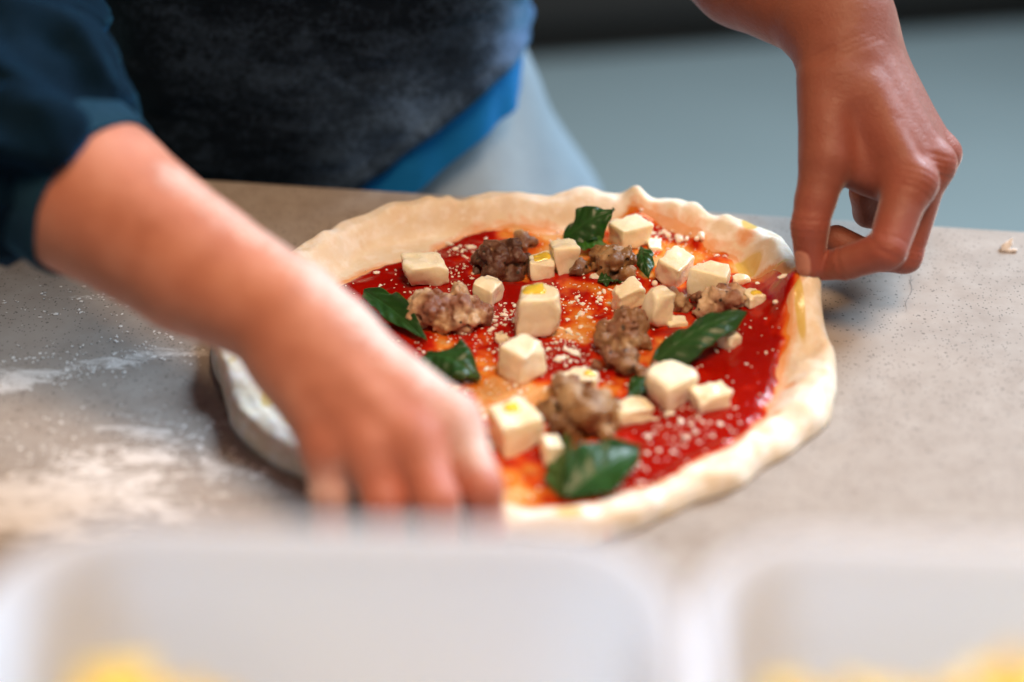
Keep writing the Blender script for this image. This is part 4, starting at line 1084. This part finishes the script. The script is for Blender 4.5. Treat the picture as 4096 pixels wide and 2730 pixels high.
    # far sleeve, pushed above the elbow (out of the picture)
    eL = A3((2650, -460, .885)); fo = A3((3010, -150, .815)); d = (eL-fo)/np.linalg.norm(eL-fo)
    pts = [np.array([.0, .35, .42]), np.array([.02, .35, .34]), eL+d*.01+np.array([0, 0, .0]), eL-d*.03]
    F = Field(np.min(pts, 0)-.10, np.max(pts, 0)+.10, .004); F.chain(pts, [.08, .066, .056, .052], .02)
    V, Q = F.net(); V = relax(V, Q, 2); N = vnormals(V, Q); V = V+N*(0.003*vnoise(V, 40, 6))[:, None]
    mesh('sleeve', V-PO, Q, MT['sleeve'], person)
build_clothes()

# ------------------------------------------------------------------ tubs in front
def tub(c, w, d, h, rz, label, wall=0.003):
    t = empty('tub', (c[0], c[1], 0.0)); t.rotation_euler = (0, 0, rz)
    def rr(wx, dy, rad, n=10):
        P = []
        for cx, cy, a0 in ((wx/2-rad, dy/2-rad, 0), (-wx/2+rad, dy/2-rad, 90), (-wx/2+rad, -dy/2+rad, 180), (wx/2-rad, -dy/2+rad, 270)):
            for k in range(n+1):
                a = math.radians(a0+90*k/n); P.append((cx+rad*math.cos(a), cy+rad*math.sin(a)))
        return np.array(P)
    rings = []
    for inset, z, rad in ((0.030, 0.0005, .022), (.027, .004, .026), (0.001, h-.008, .030), (0.0, h-.006, .030), (-.002, h-.006, .032), (-.0025, h-.003, .032), (-.0015, h, .032), (.001, h, .030), (wall, h-.003, .028), (wall+.027, .006, .024), (wall+.032, .0035, .020)):
        q = rr(w-2*inset, d-2*inset, rad); rings.append(np.column_stack([q, np.full(len(q), z)]))
    n = len(rings[0]); V = np.stack(rings, 0); F = [list(f[::-1]) for f in grid_faces(len(rings), n, cv=True)]
    F.append([i for i in range(n)][::-1]); F.append([(len(rings)-1)*n+i for i in range(n)])
    mesh('tub_shell', V.reshape(-1, 3), F, MT['tub'], t)
    return tag(t, label, 'tub', 'white tubs in the foreground')
t1c = at(1330, 2115, .365); t2c = at(3700, 2175, .365)
TW = 0.170
tub((t1c[0], t1c[1]-TW*.5, 0), 0.166, TW, t1c[2], R_(-1.5), 'white plastic tub at the lower left, in front of the near hand')
tub((t2c[0]+.012, t2c[1]-TW*.5, 0), 0.150, TW, t2c[2], R_(-3), 'white plastic tub at the lower right corner')
def heap(c, w, d, top, seed, label, peak):
    r = np.random.default_rng(seed); V = []; F = []
    cub = np.array([(x, y, z) for x in (-1, 1) for y in (-1, 1) for z in (-1, 1)], float)
    fc = [(0, 1, 3, 2), (4, 6, 7, 5), (0, 4, 5, 1), (2, 3, 7, 6), (0, 2, 6, 4), (1, 5, 7, 3)]
    n = 0
    for gx in np.arange(-w/2+.006, w/2-.004, .0095):
        for gy in np.arange(-d/2+.006, d/2-.004, .0095):
            hh = top+peak(gx/w, gy/d)
            for kz in range(3):
                q = cub*r.uniform(.0042, .0058, 3); a = Matrix.Rotation(r.uniform(0, 3), 3, 'Z') @ Matrix.Rotation(r.normal(0, .4), 3, 'X')
                q = q@np.array(a).T+np.array([gx+r.normal(0, .001), gy+r.normal(0, .001), hh-kz*.010+r.normal(0, .0015)])
                V.append(q); F += [tuple(i+8*n for i in f) for f in fc]; n += 1
    o = mesh('diced_cheese', np.concatenate(V), F, MT['yellow'], None, False)
    o.location = (c[0], c[1], 0); return tag(o, label, 'diced cheese', kind='stuff')
heap((t1c[0], t1c[1]-TW*.5), .122, .130, t1c[2]-.061, 1, 'yellow diced cheese heaped inside the lower left tub', lambda a, b: .036*math.exp(-((a+.42)/.24)**2))
heap((t2c[0]+.012, t2c[1]-TW*.5), .112, .130, t2c[2]-.029, 2, 'yellow diced cheese inside the lower right tub', lambda a, b: .012*math.exp(-((a-.05)/.1)**2)+.006*a)
